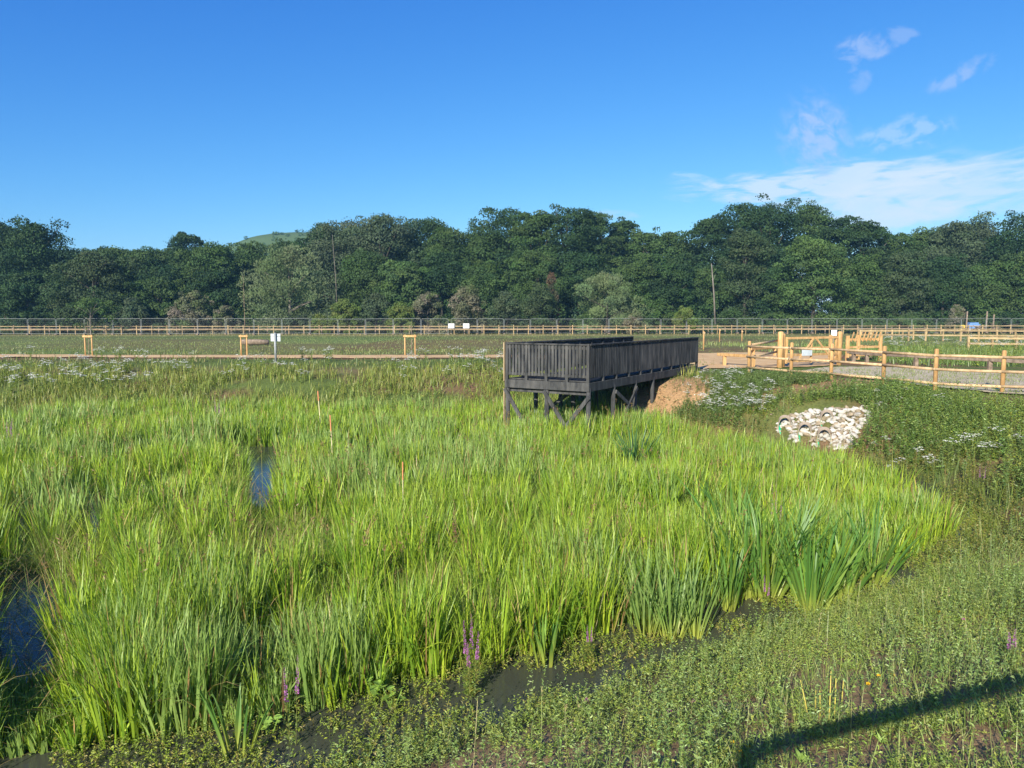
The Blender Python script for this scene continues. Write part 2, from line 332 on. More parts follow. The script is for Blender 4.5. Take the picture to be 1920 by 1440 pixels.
cc_ = np.repeat(np.array([(.36, .23, .12), (.27, .16, .085), (.42, .34, .24)])[R.choice(3, n, p=(.5, .4, .1))] * R.uniform(.7, 1.15, (n, 1)), 6, axis=0)
tag(npmesh('earth_clods', Vc, Fc, M['ground'], cc_), 'loose clods of sandy earth on the bare bank', 'earth', kind='stuff')

# water
m, nt2, out = newmat('pond water'); N, L = nt2.nodes.new, nt2.links.new
p = N('ShaderNodeBsdfPrincipled'); p.inputs['Base Color'].default_value = (.052, .055, .038, 1); p.inputs['Roughness'].default_value = .16; p.inputs['IOR'].default_value = 1.33
tcn = N('ShaderNodeTexCoord'); nz = N('ShaderNodeTexNoise'); nz.inputs['Scale'].default_value = 5; nz.inputs['Detail'].default_value = 3; L(tcn.outputs['Object'], nz.inputs['Vector'])
bp = N('ShaderNodeBump'); bp.inputs['Strength'].default_value = .12; bp.inputs['Distance'].default_value = .02; L(nz.outputs['Fac'], bp.inputs['Height']); L(bp.outputs[0], p.inputs['Normal']); L(p.outputs[0], out.inputs[0])
tag(npmesh('water', [(-60, -12, 0), (12, -12, 0), (12, 32, 0), (-60, 32, 0)], [(0, 1, 2, 3)], m), kind='structure')

# distant hill
hx = np.linspace(-420, 90, 120); prof_px = np.array([-900, -200, 60, 130, 200, 300, 380, 420, 450, 480, 520, 560, 640, 760, 900, 1300]); prof_py = np.array([520, 470, 462, 461, 463, 462, 466, 458, 447, 436, 430, 428, 430, 440, 470, 560])
D = 420.; pxs = hx / D * F + 960; pys = np.interp(pxs, prof_px, prof_py)
top = CZ + (597 - pys) / F * D; rows = 14; V = []; C = []
for r_ in range(rows):
    t = r_ / (rows - 1); yy = D - 130 + 130 * t + (0 if t < 1 else 0)
    zz = top * (t ** .8) - 3 + (fbm(hx, hx * 0 + yy, 27, 3) - .5) * 3 * (t < 1)
    xx = hx * (yy / D)
    V.append(np.stack([xx, np.full_like(xx, yy), zz], 1))
V.append(np.stack([hx, np.full_like(hx, D + 500), top * 0 - 5], 1)); V = np.concatenate(V); nr = rows + 1
hc = np.tile((.085, .13, .05), (len(V), 1)) * (.75 + .5 * fbm(V[:, 0], V[:, 1], 60, 7))[:, None]
i = (np.arange(nr - 1)[:, None] * 120 + np.arange(119)[None, :]).ravel()
tag(npmesh('hill', V, np.stack([i, i + 1, i + 121, i + 120], 1), M['ground'], hc, smooth=True), kind='structure')

# ------------------------------------------------------------------ plant generators
def norm(v): return v / np.maximum(np.linalg.norm(v, axis=-1, keepdims=True), 1e-9)
def blades(base, az, h, w, th0, bend, nseg, col, twist=.6, power=2.0, wprof=None):
    """curved tapering blades -> V, F, C"""
    n = len(base); t = np.linspace(0, 1, nseg + 1); pos = np.zeros((n, nseg + 1, 3)); pos[:, 0] = base
    dirx = np.stack([np.cos(az), np.sin(az), np.zeros(n)], 1)
    for k in range(nseg):
        th = th0 + bend * ((t[k] + t[k + 1]) / 2) ** power
        step = (h / nseg)[:, None] * (np.sin(th)[:, None] * dirx + np.cos(th)[:, None] * np.array((0, 0, 1.)))
        pos[:, k + 1] = pos[:, k] + step
    ta = az + np.pi / 2 + (R.random(n) - .5) * 2 * twist
    side = np.stack([np.cos(ta), np.sin(ta), np.zeros(n)], 1)
    wp = (np.sin(np.pi * np.clip(t * .82 + .16, 0, 1)) ** .7 * (1 - t ** 5)) if wprof is None else wprof(t)
    hw = w[:, None] * .5 * np.maximum(wp, .04)[None]
    A = pos - side[:, None] * hw[..., None]; B = pos + side[:, None] * hw[..., None]
    V = np.stack([A, B], 2).reshape(-1, 3)
    o = (np.arange(n) * (nseg + 1) * 2)[:, None] + (np.arange(nseg) * 2)[None]
    Fq = np.stack([o, o + 1, o + 3, o + 2], -1).reshape(-1, 4)
    return V, Fq, np.repeat(col, (nseg + 1) * 2, axis=0)
def leaves(pos, d, nrm, ln, wd_, col, fold=.15):
    d = norm(d); s = norm(np.cross(d, nrm)); up = np.cross(s, d); ln = ln[:, None]; wd_ = wd_[:, None]
    V = np.stack([pos, pos + d * ln * .45 + s * wd_ * .5 + up * ln * fold, pos + d * ln, pos + d * ln * .45 - s * wd_ * .5 + up * ln * fold], 1).reshape(-1, 3)
    return V, np.arange(len(V)).reshape(-1, 4), np.repeat(col, 4, axis=0)
def join(*parts):
    V = []; Fq = []; C = []; b = 0
    for v, f, c in parts: V.append(v); Fq.append(f + b); C.append(c); b += len(v)
    return np.concatenate(V), np.concatenate(Fq), np.concatenate(C)
def rdir(n): return norm(R.normal(size=(n, 3)))
def mixc(cols, n, jit=.15, w=None):
    cols = np.array(cols); c = cols[R.choice(len(cols), n, p=w)]
    return c * (1 + (R.random((n, 1)) - .5) * 2 * jit) * (1 + (R.random((n, 3)) - .5) * .12)
def scatter(n, x0, x1, y0, y1): return R.uniform(x0, x1, n), R.uniform(y0, y1, n)
def inview(x, y, mar=1.2): return (np.abs(x) < y * .70 + mar) & (y > 3)

# ------------------------------------------------------------------ reed bed
GREEN = [(0.3, 0.433, 0.034), (0.379, 0.51, 0.039), (0.442, 0.544, 0.054), (0.211, 0.34, 0.039), (0.159, 0.296, 0.024), (0.134, 0.262, 0.033)]
BLUEG = [(0.253, 0.377, 0.089), (0.31, 0.43, 0.112), (0.215, 0.327, 0.075)]
FINE = [(0.312, 0.416, 0.066), (0.386, 0.471, 0.082), (0.262, 0.376, 0.075)]
GAPS = ((15, 1150, 250, 160, 1), (480, 878, 80, 80, 1), (20, 955, 70, 60, .8), (612, 1005, 50, 50, .9), (492, 1095, 50, 90, .9), (700, 1165, 40, 60, .8), (180, 990, 60, 110, .85),
        (262, 880, 70, 60, .55), (562, 1000, 36, 80, .8), (960, 1140, 36, 50, .8), (320, 960, 40, 90, .8), (1010, 905, 50, 40, .7), (845, 1010, 40, 60, .7), (1185, 1010, 40, 50, .7), (420, 1260, 60, 60, .8), (860, 1200, 40, 50, .8))
def gapmask(x, y):
    """0 in the open-water gaps of the reed bed; second value: height factor of the reeds on the near side of a gap"""
    k = np.ones(x.shape); hm = np.ones(x.shape)
    for px, py, w, h, a in GAPS:
        d0, d1 = at_z(px, py + h / 2, 0)[1], at_z(px, py - h / 2, 0)[1]; b0 = (px - 960) / F / 1.0; rb = w / 2 / F; dn = d0 / 1.48; e = (x / y - b0 * 1.0) / rb
        g = np.clip(1.6 - np.abs(e) * 1.3, 0, 1) * ((y > d0 * .9) & (y < d1)) * a; k = np.minimum(k, 1 - g)
        f_ = np.clip(1.5 - np.abs(e) * 1.2, 0, 1) * ((y > dn) & (y <= d0 * .98)) * a; hm = np.minimum(hm, 1 - .62 * f_)
    return k, hm
parts = []
def reed_clumps(ncl, y0, y1, per, hsc, wsc, nseg, kindw):
    x, y = scatter(ncl * 14, -22, 9, y0, y1)
    ok = inside(REED, x, y) & inview(x, y, 1.0); x, y = x[ok], y[ok]
    gk, gh = gapmask(x, y); dens = gk * np.clip((fbm(x, y, 1.3, 11) - .36) * 7 + .42, .14, 1)
    # diagonal furrows of open water running away from the viewer, on the left half
    fur = np.abs(np.sin((x + .42 * y) * 1.55 + (vnoise(x, y, 2.5, 30) - .5) * 2.2)); dens *= np.where((x < .3 - .02 * y) & (y > 8.5), np.clip(fur * 2.2 - .05, .06, 1), 1); dens = np.maximum(dens, .6 * ((sdist(REED, x, y) > -.9) & (y < 11)) * gk)
    tp = np.clip((sdist(REED, x, y) + 1.6) / 1.5, 0, 1) * (x > 4.6); dens = dens * (1 - .55 * tp); gh = gh * (1 - .22 * tp)
    ok = R.random(len(x)) < dens; x, y, gh = x[ok][:ncl], y[ok][:ncl], gh[ok][:ncl]; n = len(x)
    kv = fbm(x, y, 2.2, 40) + (R.random(n) - .5) * .22
    kd = np.where(kv < kindw[0], 2, np.where(kv > kindw[1], 1, 0))
    hmul = (.54 + .74 * fbm(x, y, 1.5, 50) + .14 * (R.random(n) - .5)) * gh
    for kind in (0, 1, 2):
        s = np.nonzero(kd == kind)[0]
        if not len(s): continue
        pr = int(per * (1.0, .8, 1.7)[kind]); m_ = len(s) * pr; idx = np.repeat(s, pr)
        caz = R.uniform(0, 2 * np.pi, m_); rr = np.sqrt(R.random(m_)) * (.13, .10, .20)[kind]
        bx = x[idx] + np.cos(caz) * rr; by = y[idx] + np.sin(caz) * rr
        az = caz + R.normal(0, .7, m_); hh = (1.02, 1.06, .92)[kind] * hsc * hmul[idx] * R.uniform(.38, 1.08, m_)
        lean = rr / .2 * .22 + np.abs(R.normal(0, (.12, .10, .20)[kind], m_)); bend = np.abs(R.normal(0, (.32, .30, .9)[kind], m_))
        brk = R.random(m_) < .10; bend = np.where(brk, bend + 1.6, bend)
        ww = wsc * (.0185, .021, .0068)[kind] * R.uniform(.45, 1.45, m_)
        pal = (GREEN, BLUEG, FINE)[kind]; cc = np.array(pal)[R.integers(0, len(pal), len(s))]; cidx = np.repeat(np.arange(len(s)), pr)
        col = cc[cidx] * .5 + .5 * mixc(pal, m_, .2)
        dead = R.random(m_) < .06; col[dead] = mixc([(.42, .34, .13), (.34, .22, .09)], dead.sum(), .2)
        parts.append(blades(np.stack([bx, by, np.full(m_, -.05)], 1), az, hh, ww, lean, bend, nseg, col, .9))
reed_clumps(900, 4.3, 8.0, 44, .92, .95, 6, (.33, .66))
reed_clumps(1900, 8.0, 12.5, 32, .92, .95, 5, (.37, .63))
reed_clumps(3200, 12.5, 19, 21, .90, 1.1, 4, (.42, .62))
reed_clumps(3600, 19, 27.2, 17, .88, 1.35, 4, (.42, .62))
x, y = scatter(26000, -12, 8, 4.5, 14); ok = inside(REED, x, y) & inview(x, y, .5); x, y = x[ok], y[ok]; n = len(x)   # fallen thatch between the stems
parts.append(blades(np.stack([x, y, R.uniform(0, .3, n)], 1), R.uniform(0, 6.28, n), R.uniform(.2, .6, n), R.uniform(.005, .012, n), R.uniform(.7, 1.4, n), R.uniform(0, .6, n), 2, mixc([(.34, .27, .11), (.26, .19, .08), (.20, .26, .05)], n, .25)))
x, y = scatter(1500, -14, 8, 6, 26); ok = inside(REED, x, y) & inview(x, y, .5) & (fbm(x, y, 3, 47) > .5); x, y = x[ok], y[ok]; n = len(x)   # thin brown sedge heads
k = 7; hh = R.uniform(.9, 1.2, n); parts.append(blades(np.stack([x, y, np.zeros(n)], 1), R.uniform(0, 6.28, n), hh, np.full(n, .006), np.zeros(n), np.zeros(n), 2, mixc([(.25, .24, .07)], n, .2), wprof=lambda t: 1 + 0 * t))
i = np.repeat(np.arange(n), k); d = rdir(n * k); d[:, 2] = np.abs(d[:, 2]) * .7 + .3; parts.append(leaves(np.stack([x, y, hh], 1)[i] - np.array((0, 0, .12)) * R.random((n * k, 1)), d, rdir(n * k), np.full(n * k, .055), np.full(n * k, .014), mixc([(.22, .13, .06), (.30, .20, .09)], n * k, .2)))
V, Fq, C = join(*parts)
tag(npmesh('reed_bed', V, Fq, M['reed'], C, smooth=True), 'tall bright green reeds and sedges filling the pond basin', 'reeds', kind='stuff')

# ------------------------------------------------------------------ iris clumps (things)
def iris(name, loc, n, hgt, spread, label, pal, wmul=1.0, group='iris clumps at the pond edge'):
    k = n; az = R.uniform(0, 2 * np.pi, k); rr = R.random(k) ** .6 * .11 * spread
    base = np.stack([np.cos(az) * rr, np.sin(az) * rr, np.full(k, -.03)], 1)
    hh = hgt * R.uniform(.55, 1.05, k)
    V, Fq, C = blades(base, az + R.normal(0, .4, k), hh, wmul * R.uniform(.022, .042, k), .03 + rr * 2.4 + np.abs(R.normal(0, .06, k)), np.abs(R.normal(.12, .25, k)) * spread, 8, mixc(pal, k, .15), .9,
                      wprof=lambda t: np.where(t < .12, .75, 1.0) * (1 - np.clip((t - .55) / .45, 0, 1) ** 1.6) * (.8 + .2 * np.sin(t * 3)))
    # pale bases
    zz = V[:, 2]; f_ = np.clip(1 - zz / .28, 0, 1)[:, None]; C = C * (1 - f_) + np.array((.42, .46, .08)) * f_
    return tag(npmesh(name, V, Fq, M['reed'], C, smooth=True, loc=loc), label, 'iris', group)
IR = [(.10, .22, .04), (.13, .26, .05), (.19, .32, .05)]
IB = [(.21, .33, .09), (.25, .37, .10), (.19, .31, .07)]
for px, py, n, hgt, sp, lab in ((1519, 1146, 60, 1.3, 1.5, 'largest sword leaved iris clump standing in front at the water edge'),
                                (1368, 1143, 30, 1.0, .8, 'short pale based iris clump left of the large iris'),
                                (1432, 1122, 56, 1.5, 1.7, 'tall dark iris clump leaning left behind the large iris'),
                                (1578, 1120, 50, 1.3, 1.6, 'yellowish based iris clump just right of the large iris'),
                                (1632, 1092, 46, 1.25, 1.9, 'iris clump with leaves leaning out to the right end of the row'),
                                (1475, 1098, 50, 1.5, 1.5, 'tall iris clump standing directly behind the large iris'),
                                (1400, 1118, 34, 1.25, 1.3, 'slender iris clump between the short iris and the tall dark iris'),
                                (1380, 1050, 56, 1.55, 2.0, 'dark iris clump with arching leaves deep in the reeds'),
                                (1022, 1246, 14, .6, .9, 'small bright iris tuft at the front edge of the reeds'),
                                (445, 1412, 12, .7, 1.0, 'small iris tuft with yellow base at the lower left corner')):
    iris('iris_clump', at_z(px, py, 0), n, hgt, sp, lab, IR)
for px, py, n, lab in ((1212, 1190, 34, 'blue green bulrush clump at the left of the pale based trio'), (1258, 1196, 34, 'blue green bulrush clump in the middle of the pale based trio'), (1302, 1192, 30, 'blue green bulrush clump at the right of the pale based trio')):
    o = iris('bulrush_clump', at_z(px, py, 0), n + 16, 1.0, 1.1, lab, IB, .6, 'bulrush clumps at the pond edge'); o['category'] = 'bulrush'
iris('bulrush_clump', at_z(1190, 880, 0), 60, 1.35, 1.6, 'dark blue green rush clump among bright reeds below the platform', [(.07, .17, .06), (.09, .2, .07)], .8, 'bulrush clumps at the pond edge')['category'] = 'bulrush'

# ------------------------------------------------------------------ bank weeds
BARE = [ground_px(*q)[:2] for q in ((1250, 1425), (1420, 1388), (1600, 1330), (1665, 1235), (1830, 1392), (1385, 1330), (1550, 1430), (1870, 1420), (1720, 1410), (1060, 1435))]
def notbare(x, y):
    k = np.full(x.shape, 9.0)
    for c in BARE: k = np.minimum(k, np.hypot((x - c[0]) / .34, (y - c[1]) / .24) + (vnoise(x, y, .15, 77) - .5) * 1.1)
    return R.random(len(x)) < np.clip((k - .55) * 2.2, .10, 1)
def sprigs(x, y, z, hgt, K, ll, pal, spread=.5, stemw=.003, stemcol=(.11, .16, .04), upright=.6):
    n = len(x); az = R.uniform(0, 2 * np.pi, n); lean = R.uniform(0, 1, n) * (1.4 - upright); h = hgt * R.uniform(.5, 1.2, n)
    tip = np.stack([np.cos(az) * np.sin(lean), np.sin(az) * np.sin(lean), np.cos(lean)], 1) * h[:, None]
    t = np.tile(np.linspace(.08, 1, K), n) + R.normal(0, .03, n * K); i = np.repeat(np.arange(n), K)
    base = np.stack([x, y, z], 1)
    p = base[i] + tip[i] * t[:, None]; p[:, 2] += (np.sin(t * 2.6) * .12 * h[i])
    la = R.uniform(0, 2 * np.pi, n * K); up = R.uniform(-.1, .8, n * K)
    d = np.stack([np.cos(la) * np.cos(up), np.sin(la) * np.cos(up), np.sin(up)], 1)
    l = ll * R.uniform(.5, 1.3, n * K) * (1.15 - .5 * np.clip(t, 0, 1)); cc = mixc(pal, n, .2)[i] * (1 + (R.random((n * K, 1)) - .5) * .35)
    nn = norm(np.array((0, 0, 1.)) + R.normal(0, .5, (n * K, 3)))
    A = leaves(p, d, nn, l, l * R.uniform(.28, .5, n * K), cc)
    B = blades(base, az, h * 1.02, np.full(n, stemw), lean * .9, lean * .1, 2, np.tile(stemcol, (n, 1)) * R.uniform(.7, 1.5, (n, 1)))
    return join(A, B)
WEED = [(0.201, 0.293, 0.046), (0.256, 0.338, 0.063), (0.311, 0.381, 0.069), (0.22, 0.301, 0.083), (0.348, 0.39, 0.083)]
WEEDR = [(0.147, 0.223, 0.039), (0.189, 0.27, 0.052), (0.24, 0.308, 0.065), (0.292, 0.339, 0.046)]
def bankpts(n, x0, x1, y0, y1, sd0=-.15, sd1=9, thr=.0, o=60, s=1.0):
    x, y = scatter(n, x0, x1, y0, y1); sd = sdist(SHORE, x, y)
    ok = inview(x, y, 2.6) & (sd > sd0) & (sd < sd1) & (R.random(n) < np.clip((fbm(x, y, s, o) - thr) * 5, 0.03, 1)) & notbare(x, y)
    x, y = x[ok], y[ok]; return x, y, H(x, y)
parts = []
x, y, z = bankpts(44000, -3, 9, 3, 11.5, -.1, 9, .36); parts.append(sprigs(x, y, z, .17, 12, .030, WEED, upright=.1))
x, y, z = bankpts(9000, -3, 9, 3, 11.5, 0, 9, .47, 71, .7); parts.append(sprigs(x, y, z, .42, 18, .036, [(.20, .30, .09), (.26, .35, .11), (.22, .32, .07)], upright=1.0))
x, y, z = bankpts(52000, -3, 9, 3, 11.5, -.05, 9, .37, 64)
n = len(x); parts.append(blades(np.stack([x, y, z - .01], 1), R.uniform(0, 6.28, n), R.uniform(.08, .34, n), R.uniform(.003, .007, n), R.uniform(0, 1.0, n), R.uniform(.1, 1.5, n), 3, mixc([(.22, .30, .06), (.28, .35, .08), (.33, .33, .12), (.15, .24, .05)], n, .2)))
x, y, z = bankpts(1500, -1, 9, 3, 9, .4, 9, .46, 66)
n = len(x); parts.append(blades(np.stack([x, y, z - .01], 1), R.uniform(0, 6.28, n), R.uniform(.10, .3, n), R.uniform(.003, .006, n), R.uniform(.2, 1.1, n), R.uniform(.1, 1.0, n), 3, mixc([(.36, .28, .13), (.44, .36, .18)], n, .2)))
x, y, z = bankpts(520, -2, 9, 3, 11, .2, 9, .4, 72); n = len(x); k = 9; i = np.repeat(np.arange(n), k); a = R.uniform(0, 6.28, n * k); l = R.uniform(.06, .15, n)[i] * R.uniform(.6, 1.1, n * k); up = R.uniform(.1, .9, n * k)
parts.append(leaves(np.stack([x, y, z], 1)[i], np.stack([np.cos(a) * np.cos(up), np.sin(a) * np.cos(up), np.sin(up)], 1), norm(np.array((0, 0, 1.)) + R.normal(0, .3, (n * k, 3))), l, l * R.uniform(.25, .4, n * k), mixc([(.16, .26, .05), (.2, .3, .06), (.24, .33, .06)], n, .2)[i]))
x, y, z = bankpts(700, -2, 9, 3, 11, .1, 9, .42, 73); n = len(x); hh = R.uniform(.3, .6, n); az_ = R.uniform(0, 6.28, n); ln_ = R.uniform(0, .5, n)
parts.append(blades(np.stack([x, y, z], 1), az_, hh, np.full(n, .004), ln_, np.zeros(n), 3, mixc([(.3, .32, .12), (.36, .32, .14), (.2, .28, .08)], n, .2), twist=0, wprof=lambda t: 1 + 0 * t))
k = 8; i = np.repeat(np.arange(n), k); tt = R.uniform(.75, 1.02, n * k); tip = np.stack([x + np.cos(az_) * np.sin(ln_) * hh, y + np.sin(az_) * np.sin(ln_) * hh, z + np.cos(ln_) * hh], 1); b_ = np.stack([x, y, z], 1)
d = rdir(n * k); d[:, 2] = np.abs(d[:, 2]) + .4; parts.append(leaves(b_[i] * (1 - tt)[:, None] + tip[i] * tt[:, None], d, rdir(n * k), np.full(n * k, .025), np.full(n * k, .008), mixc([(.34, .30, .13), (.28, .32, .1)], n, .2)[i]))
V, Fq, C = join(*parts)
tag(npmesh('bank_weeds', V, Fq, M['weed'], C), 'low leafy weeds and grass covering the near bank', 'weeds', kind='stuff')
# floating plants along the near water edge
x, y = scatter(52000, -5, 9, 4.5, 14.5); sd = sdist(SHORE, x, y); dr = sdist(REED, x, y)
ok = inview(x, y, .6) & (sd < .05) & (dr > -.8) & (R.random(len(x)) < np.clip((fbm(x, y, .9, 81) - np.where(x > 4.6, .25, np.where(x < -1.0, .28, .34))) * 9, 0, 1)); x, y = x[ok], y[ok]
V, Fq, C = sprigs(x, y, np.full(len(x), -.01), .13, 9, .034, [(.25, .34, .035), (.32, .38, .045), (.20, .27, .035), (.30, .27, .06)], upright=.6)
tag(npmesh('water_weeds', V, Fq, M['weed'], C), 'yellow green creeping water plants along the pond edge', 'water plants', kind='stuff')
# right bank, farther
parts = []
x, y, z = bankpts(17000, 5, 17, 10.5, 24, -.3, 9, .30, 90, 1.3)
def openings(x, y):
    k = np.ones(x.shape, bool)
    for px, py, rx, ry in ((1540, 805, 1.15, 1.25), (1490, 825, 1.0, .9), (1570, 785, .5, .9)):
        c = ground_px(px, py); k &= ((x - c[0]) / rx) ** 2 + ((y - c[1]) / ry) ** 2 > 1
    k &= ((x - 5.5) / 1.35) ** 2 + ((y - 25.6) / 1.65) ** 2 > 1 + (vnoise(x, y, .5, 99) - .5) * 1.0
    k &= ((x - 10.2) / 1.9) ** 2 + ((y - 23.1) / 1.15) ** 2 > 1 + (vnoise(x, y, .5, 98) - .5) * 1.4
    return k
ok = openings(x, y) & ~((y > 22.3) & (fbm(x, y, 1.8, 93) < .42)) & (x < 12.9 - (y - 17) * .38 + .3) ; x, y, z = x[ok], y[ok], z[ok]
sdx = sdist(SHORE, x, y); wet = sdx < 1.0
parts.append(sprigs(x[~wet], y[~wet], z[~wet], .42, 16, .065, WEEDR, upright=.7, stemw=.006))
parts.append(sprigs(x[wet], y[wet], np.maximum(z[wet], 0), .30, 12, .055, [(.17, .21, .03), (.22, .24, .04), (.14, .17, .03), (.24, .2, .05)], upright=.7, stemw=.005))
x, y, z = bankpts(8000, 5, 15, 10.5, 23, -.4, 9, .34, 91, 1.3); ok = openings(x, y) & (x < 12.7 - (y - 17) * .38); x, y, z = x[ok], y[ok], z[ok]; n = len(x)
parts.append(blades(np.stack([x, y, z - .02], 1), R.uniform(0, 6.28, n), R.uniform(.2, .6, n), R.uniform(.005, .011, n), R.uniform(0, .4, n), R.uniform(0, .8, n), 3, mixc([(.14, .21, .04), (.19, .26, .05), (.24, .27, .06), (.10, .17, .04)], n, .2)))
x, y = scatter(9000, 4.5, 11.5, 22.5, 29.5); ok = (sdist(SHORE, x, y) > .3) & openings(x, y) & (((x - 7.6) / 2.9) ** 2 + ((y - 24.2) / 1.75) ** 2 < 1.0 + (vnoise(x, y, .8, 95) - .5) * .9) & (fbm(x, y, 1.0, 96) > .36); x, y = x[ok], y[ok]
x2, y2 = scatter(260, 3.8, 7.2, 24, 28); o2 = sdist(SHORE, x2, y2) > .2; x2, y2 = x2[o2], y2[o2]; parts.append(sprigs(x2, y2, H(x2, y2), .18, 9, .06, [(.12, .18, .04), (.16, .22, .06)], upright=.4, stemw=.006))
parts.append(sprigs(x, y, H(x, y), .40, 15, .075, [(.10, .165, .04), (.13, .195, .05), (.16, .23, .06)], upright=.7, stemw=.007))
x, y, z = bankpts(5000, 6, 15, 11, 23, .3, 9, .45, 97, 1.1); ok = openings(x, y) & (x < 12.7 - (y - 17) * .38); x, y, z = x[ok], y[ok], z[ok]
parts.append(sprigs(x, y, z, .62, 18, .085, [(.12, .20, .05), (.16, .24, .055), (.20, .27, .06)], upright=.9, stemw=.007))
x, y = scatter(1500, 8.4, 11.5, 17, 22); ok = openings(x, y) & (sdist(SHORE, x, y) > .2); x, y = x[ok], y[ok]
parts.append(sprigs(x, y, H(x, y), .45, 16, .08, [(.13, .22, .04), (.17, .26, .05), (.10, .17, .04)], upright=.8, stemw=.007))
V, Fq, C = join(*parts)
tag(npmesh('bank_herbs', V, Fq, M['weed'], C), 'dense green herbs growing over the right bank below the fence', 'herbs', kind='stuff')
# far bank grass and herbs
parts = []
x, y = scatter(48000, -26, 7, 25.8, 33); ok = inview(x, y) & (R.random(len(x)) < np.clip((fbm(x, y, 1.8, 101) - .33) * 5, .1, 1) * np.clip((34 - y) / 3.0, .2, 1)) & openings(x, y); x, y = x[ok], y[ok]
z = H(x, y); n = len(x); dk = (vnoise(x, y, 2.5, 104) > .5)
parts.append(blades(np.stack([x, y, np.maximum(z, 0) - .03], 1), R.uniform(0, 6.28, n), R.uniform(.18, .55, n), R.uniform(.014, .028, n), R.uniform(0, .4, n), R.uniform(0, .9, n), 2, mixc([(.19, .25, .04), (.25, .30, .06), (.31, .31, .08), (.15, .21, .035)], n, .25)))
x, y = scatter(6500, -26, 14, 26.5, 33); ok = inview(x, y) & (fbm(x, y, 2.2, 107) > .48) & openings(x, y) & ~((x > 1.5) & (y < 31)) & ~((x > 6.5) & (y > 26)); x, y = x[ok], y[ok]
parts.append(sprigs(x, y, H(x, y), .38, 9, .10, WEEDR, stemw=.01, upright=.9))
# strip between the path and the bank, and beyond the path
x, y = scatter(26000, -32, 9, 32, 48); ok = inview(x, y) & ~((y > 38.3) & (y < 41.8)) & (R.random(len(x)) < np.clip((fbm(x, y, 2.5, 109) - .38) * 5, .12, 1) * np.where(np.abs(y - 32.6) < 1, .35, 1)); x, y = x[ok], y[ok]; n = len(x)
parts.append(blades(np.stack([x, y, H(x, y) - .02], 1), R.uniform(0, 6.28, n), R.uniform(.06, .22, n) * (1 + (R.random(n) < .04) * 1.6), R.uniform(.02, .04, n), R.uniform(0, .5, n), R.uniform(0, .9, n), 2, mixc([(.15, .19, .045), (.19, .22, .06), (.25, .23, .09), (.13, .19, .055)], n, .25)))
V, Fq, C = join(*parts)
tag(npmesh('meadow_grass', V, Fq, M['weed'], C), 'rough grass and herbs on the far bank between pond and path', 'grass', kind='stuff')
# field grass
x = R.uniform(-1, 1, 60000); y = 43 + 54 * R.random(60000) ** 1.1; x = x * (y * .7 + 2)
ok = R.random(len(x)) < np.clip((fbm(x * .4, y, 6, 111) - .36) * 5, .12, 1); x, y = x[ok], y[ok]; n = len(x)
lush = (x > 15) & (y < 60)
hh = R.uniform(.05, .14, n) * np.where(y > 88, 2.2, 1) * np.where(lush, 3, 1)
fc = mixc([(.18, .26, .065), (.22, .28, .08), (.27, .29, .095)], n, .25); st = (y > 88); fc[st] = mixc([(.34, .28, .12), (.26, .24, .09), (.16, .18, .05)], st.sum(), .2)
V, Fq, C = blades(np.stack([x, y, H(x, y) - .02], 1), R.uniform(0, 6.28, n), hh, R.uniform(.04, .09, n), R.uniform(0, .5, n), R.uniform(0, .8, n), 1, fc)
tag(npmesh('field_grass', V, Fq, M['weed'], C), 'short dry grass covering the field before the far fence', 'grass', kind='stuff')
# meadow right of the knee rail
x, y = scatter(14000, 15, 42, 27, 52); ok = inview(x, y, 3) & (y > 26 + (34 - 1.0 * x) * .0 + 5.6) & (R.random(len(x)) < np.clip((fbm(x, y, 2, 115) - .3) * 5, .2, 1)) & (x > 17 + (y - 33) * .15); x, y = x[ok], y[ok]; n = len(x)
A = blades(np.stack([x, y, H(x, y) - .02], 1), R.uniform(0, 6.28, n), R.uniform(.2, .5, n), R.uniform(.03, .05, n), R.uniform(0, .4, n), R.uniform(0, .8, n), 2, mixc([(.10, .17, .04), (.14, .21, .05), (.17, .23, .06)], n, .2))
s = R.random(n) < .25; B = sprigs(x[s], y[s], H(x[s], y[s]), .45, 8, .12, WEEDR, stemw=.012, upright=.9)
V, Fq, C = join(A, B); tag(npmesh('wild_meadow', V, Fq, M['weed'], C), 'lush green wildflower meadow behind the low knee rail', 'meadow', kind='stuff')
# thin grass sprouting through the gravel track
x, y = scatter(17000, 9, 24, 20, 33); P_ = np.array([gp(1560, 692), gp(1760, 694), gp(1990, 706), gp(2100, 760), gp(1930, 738), gp(1745, 722), gp(1620, 709)]); ok = inside(P_, x, y) & (fbm(x, y, .8, 119) > .45); x, y = x[ok], y[ok]; n = len(x)
V, Fq, C = blades(np.stack([x, y, H(x, y) + .03], 1), R.uniform(0, 6.28, n), R.uniform(.05, .16, n), R.uniform(.012, .02, n), R.uniform(0, .5, n), R.uniform(0, .8, n), 2, mixc([(.2, .25, .07), (.26, .28, .1), (.15, .2, .05)], n, .2))
tag(npmesh('track_grass', V, Fq, M['weed'], C), 'thin grass sprouting through the pale gravel track', 'grass', kind='stuff')

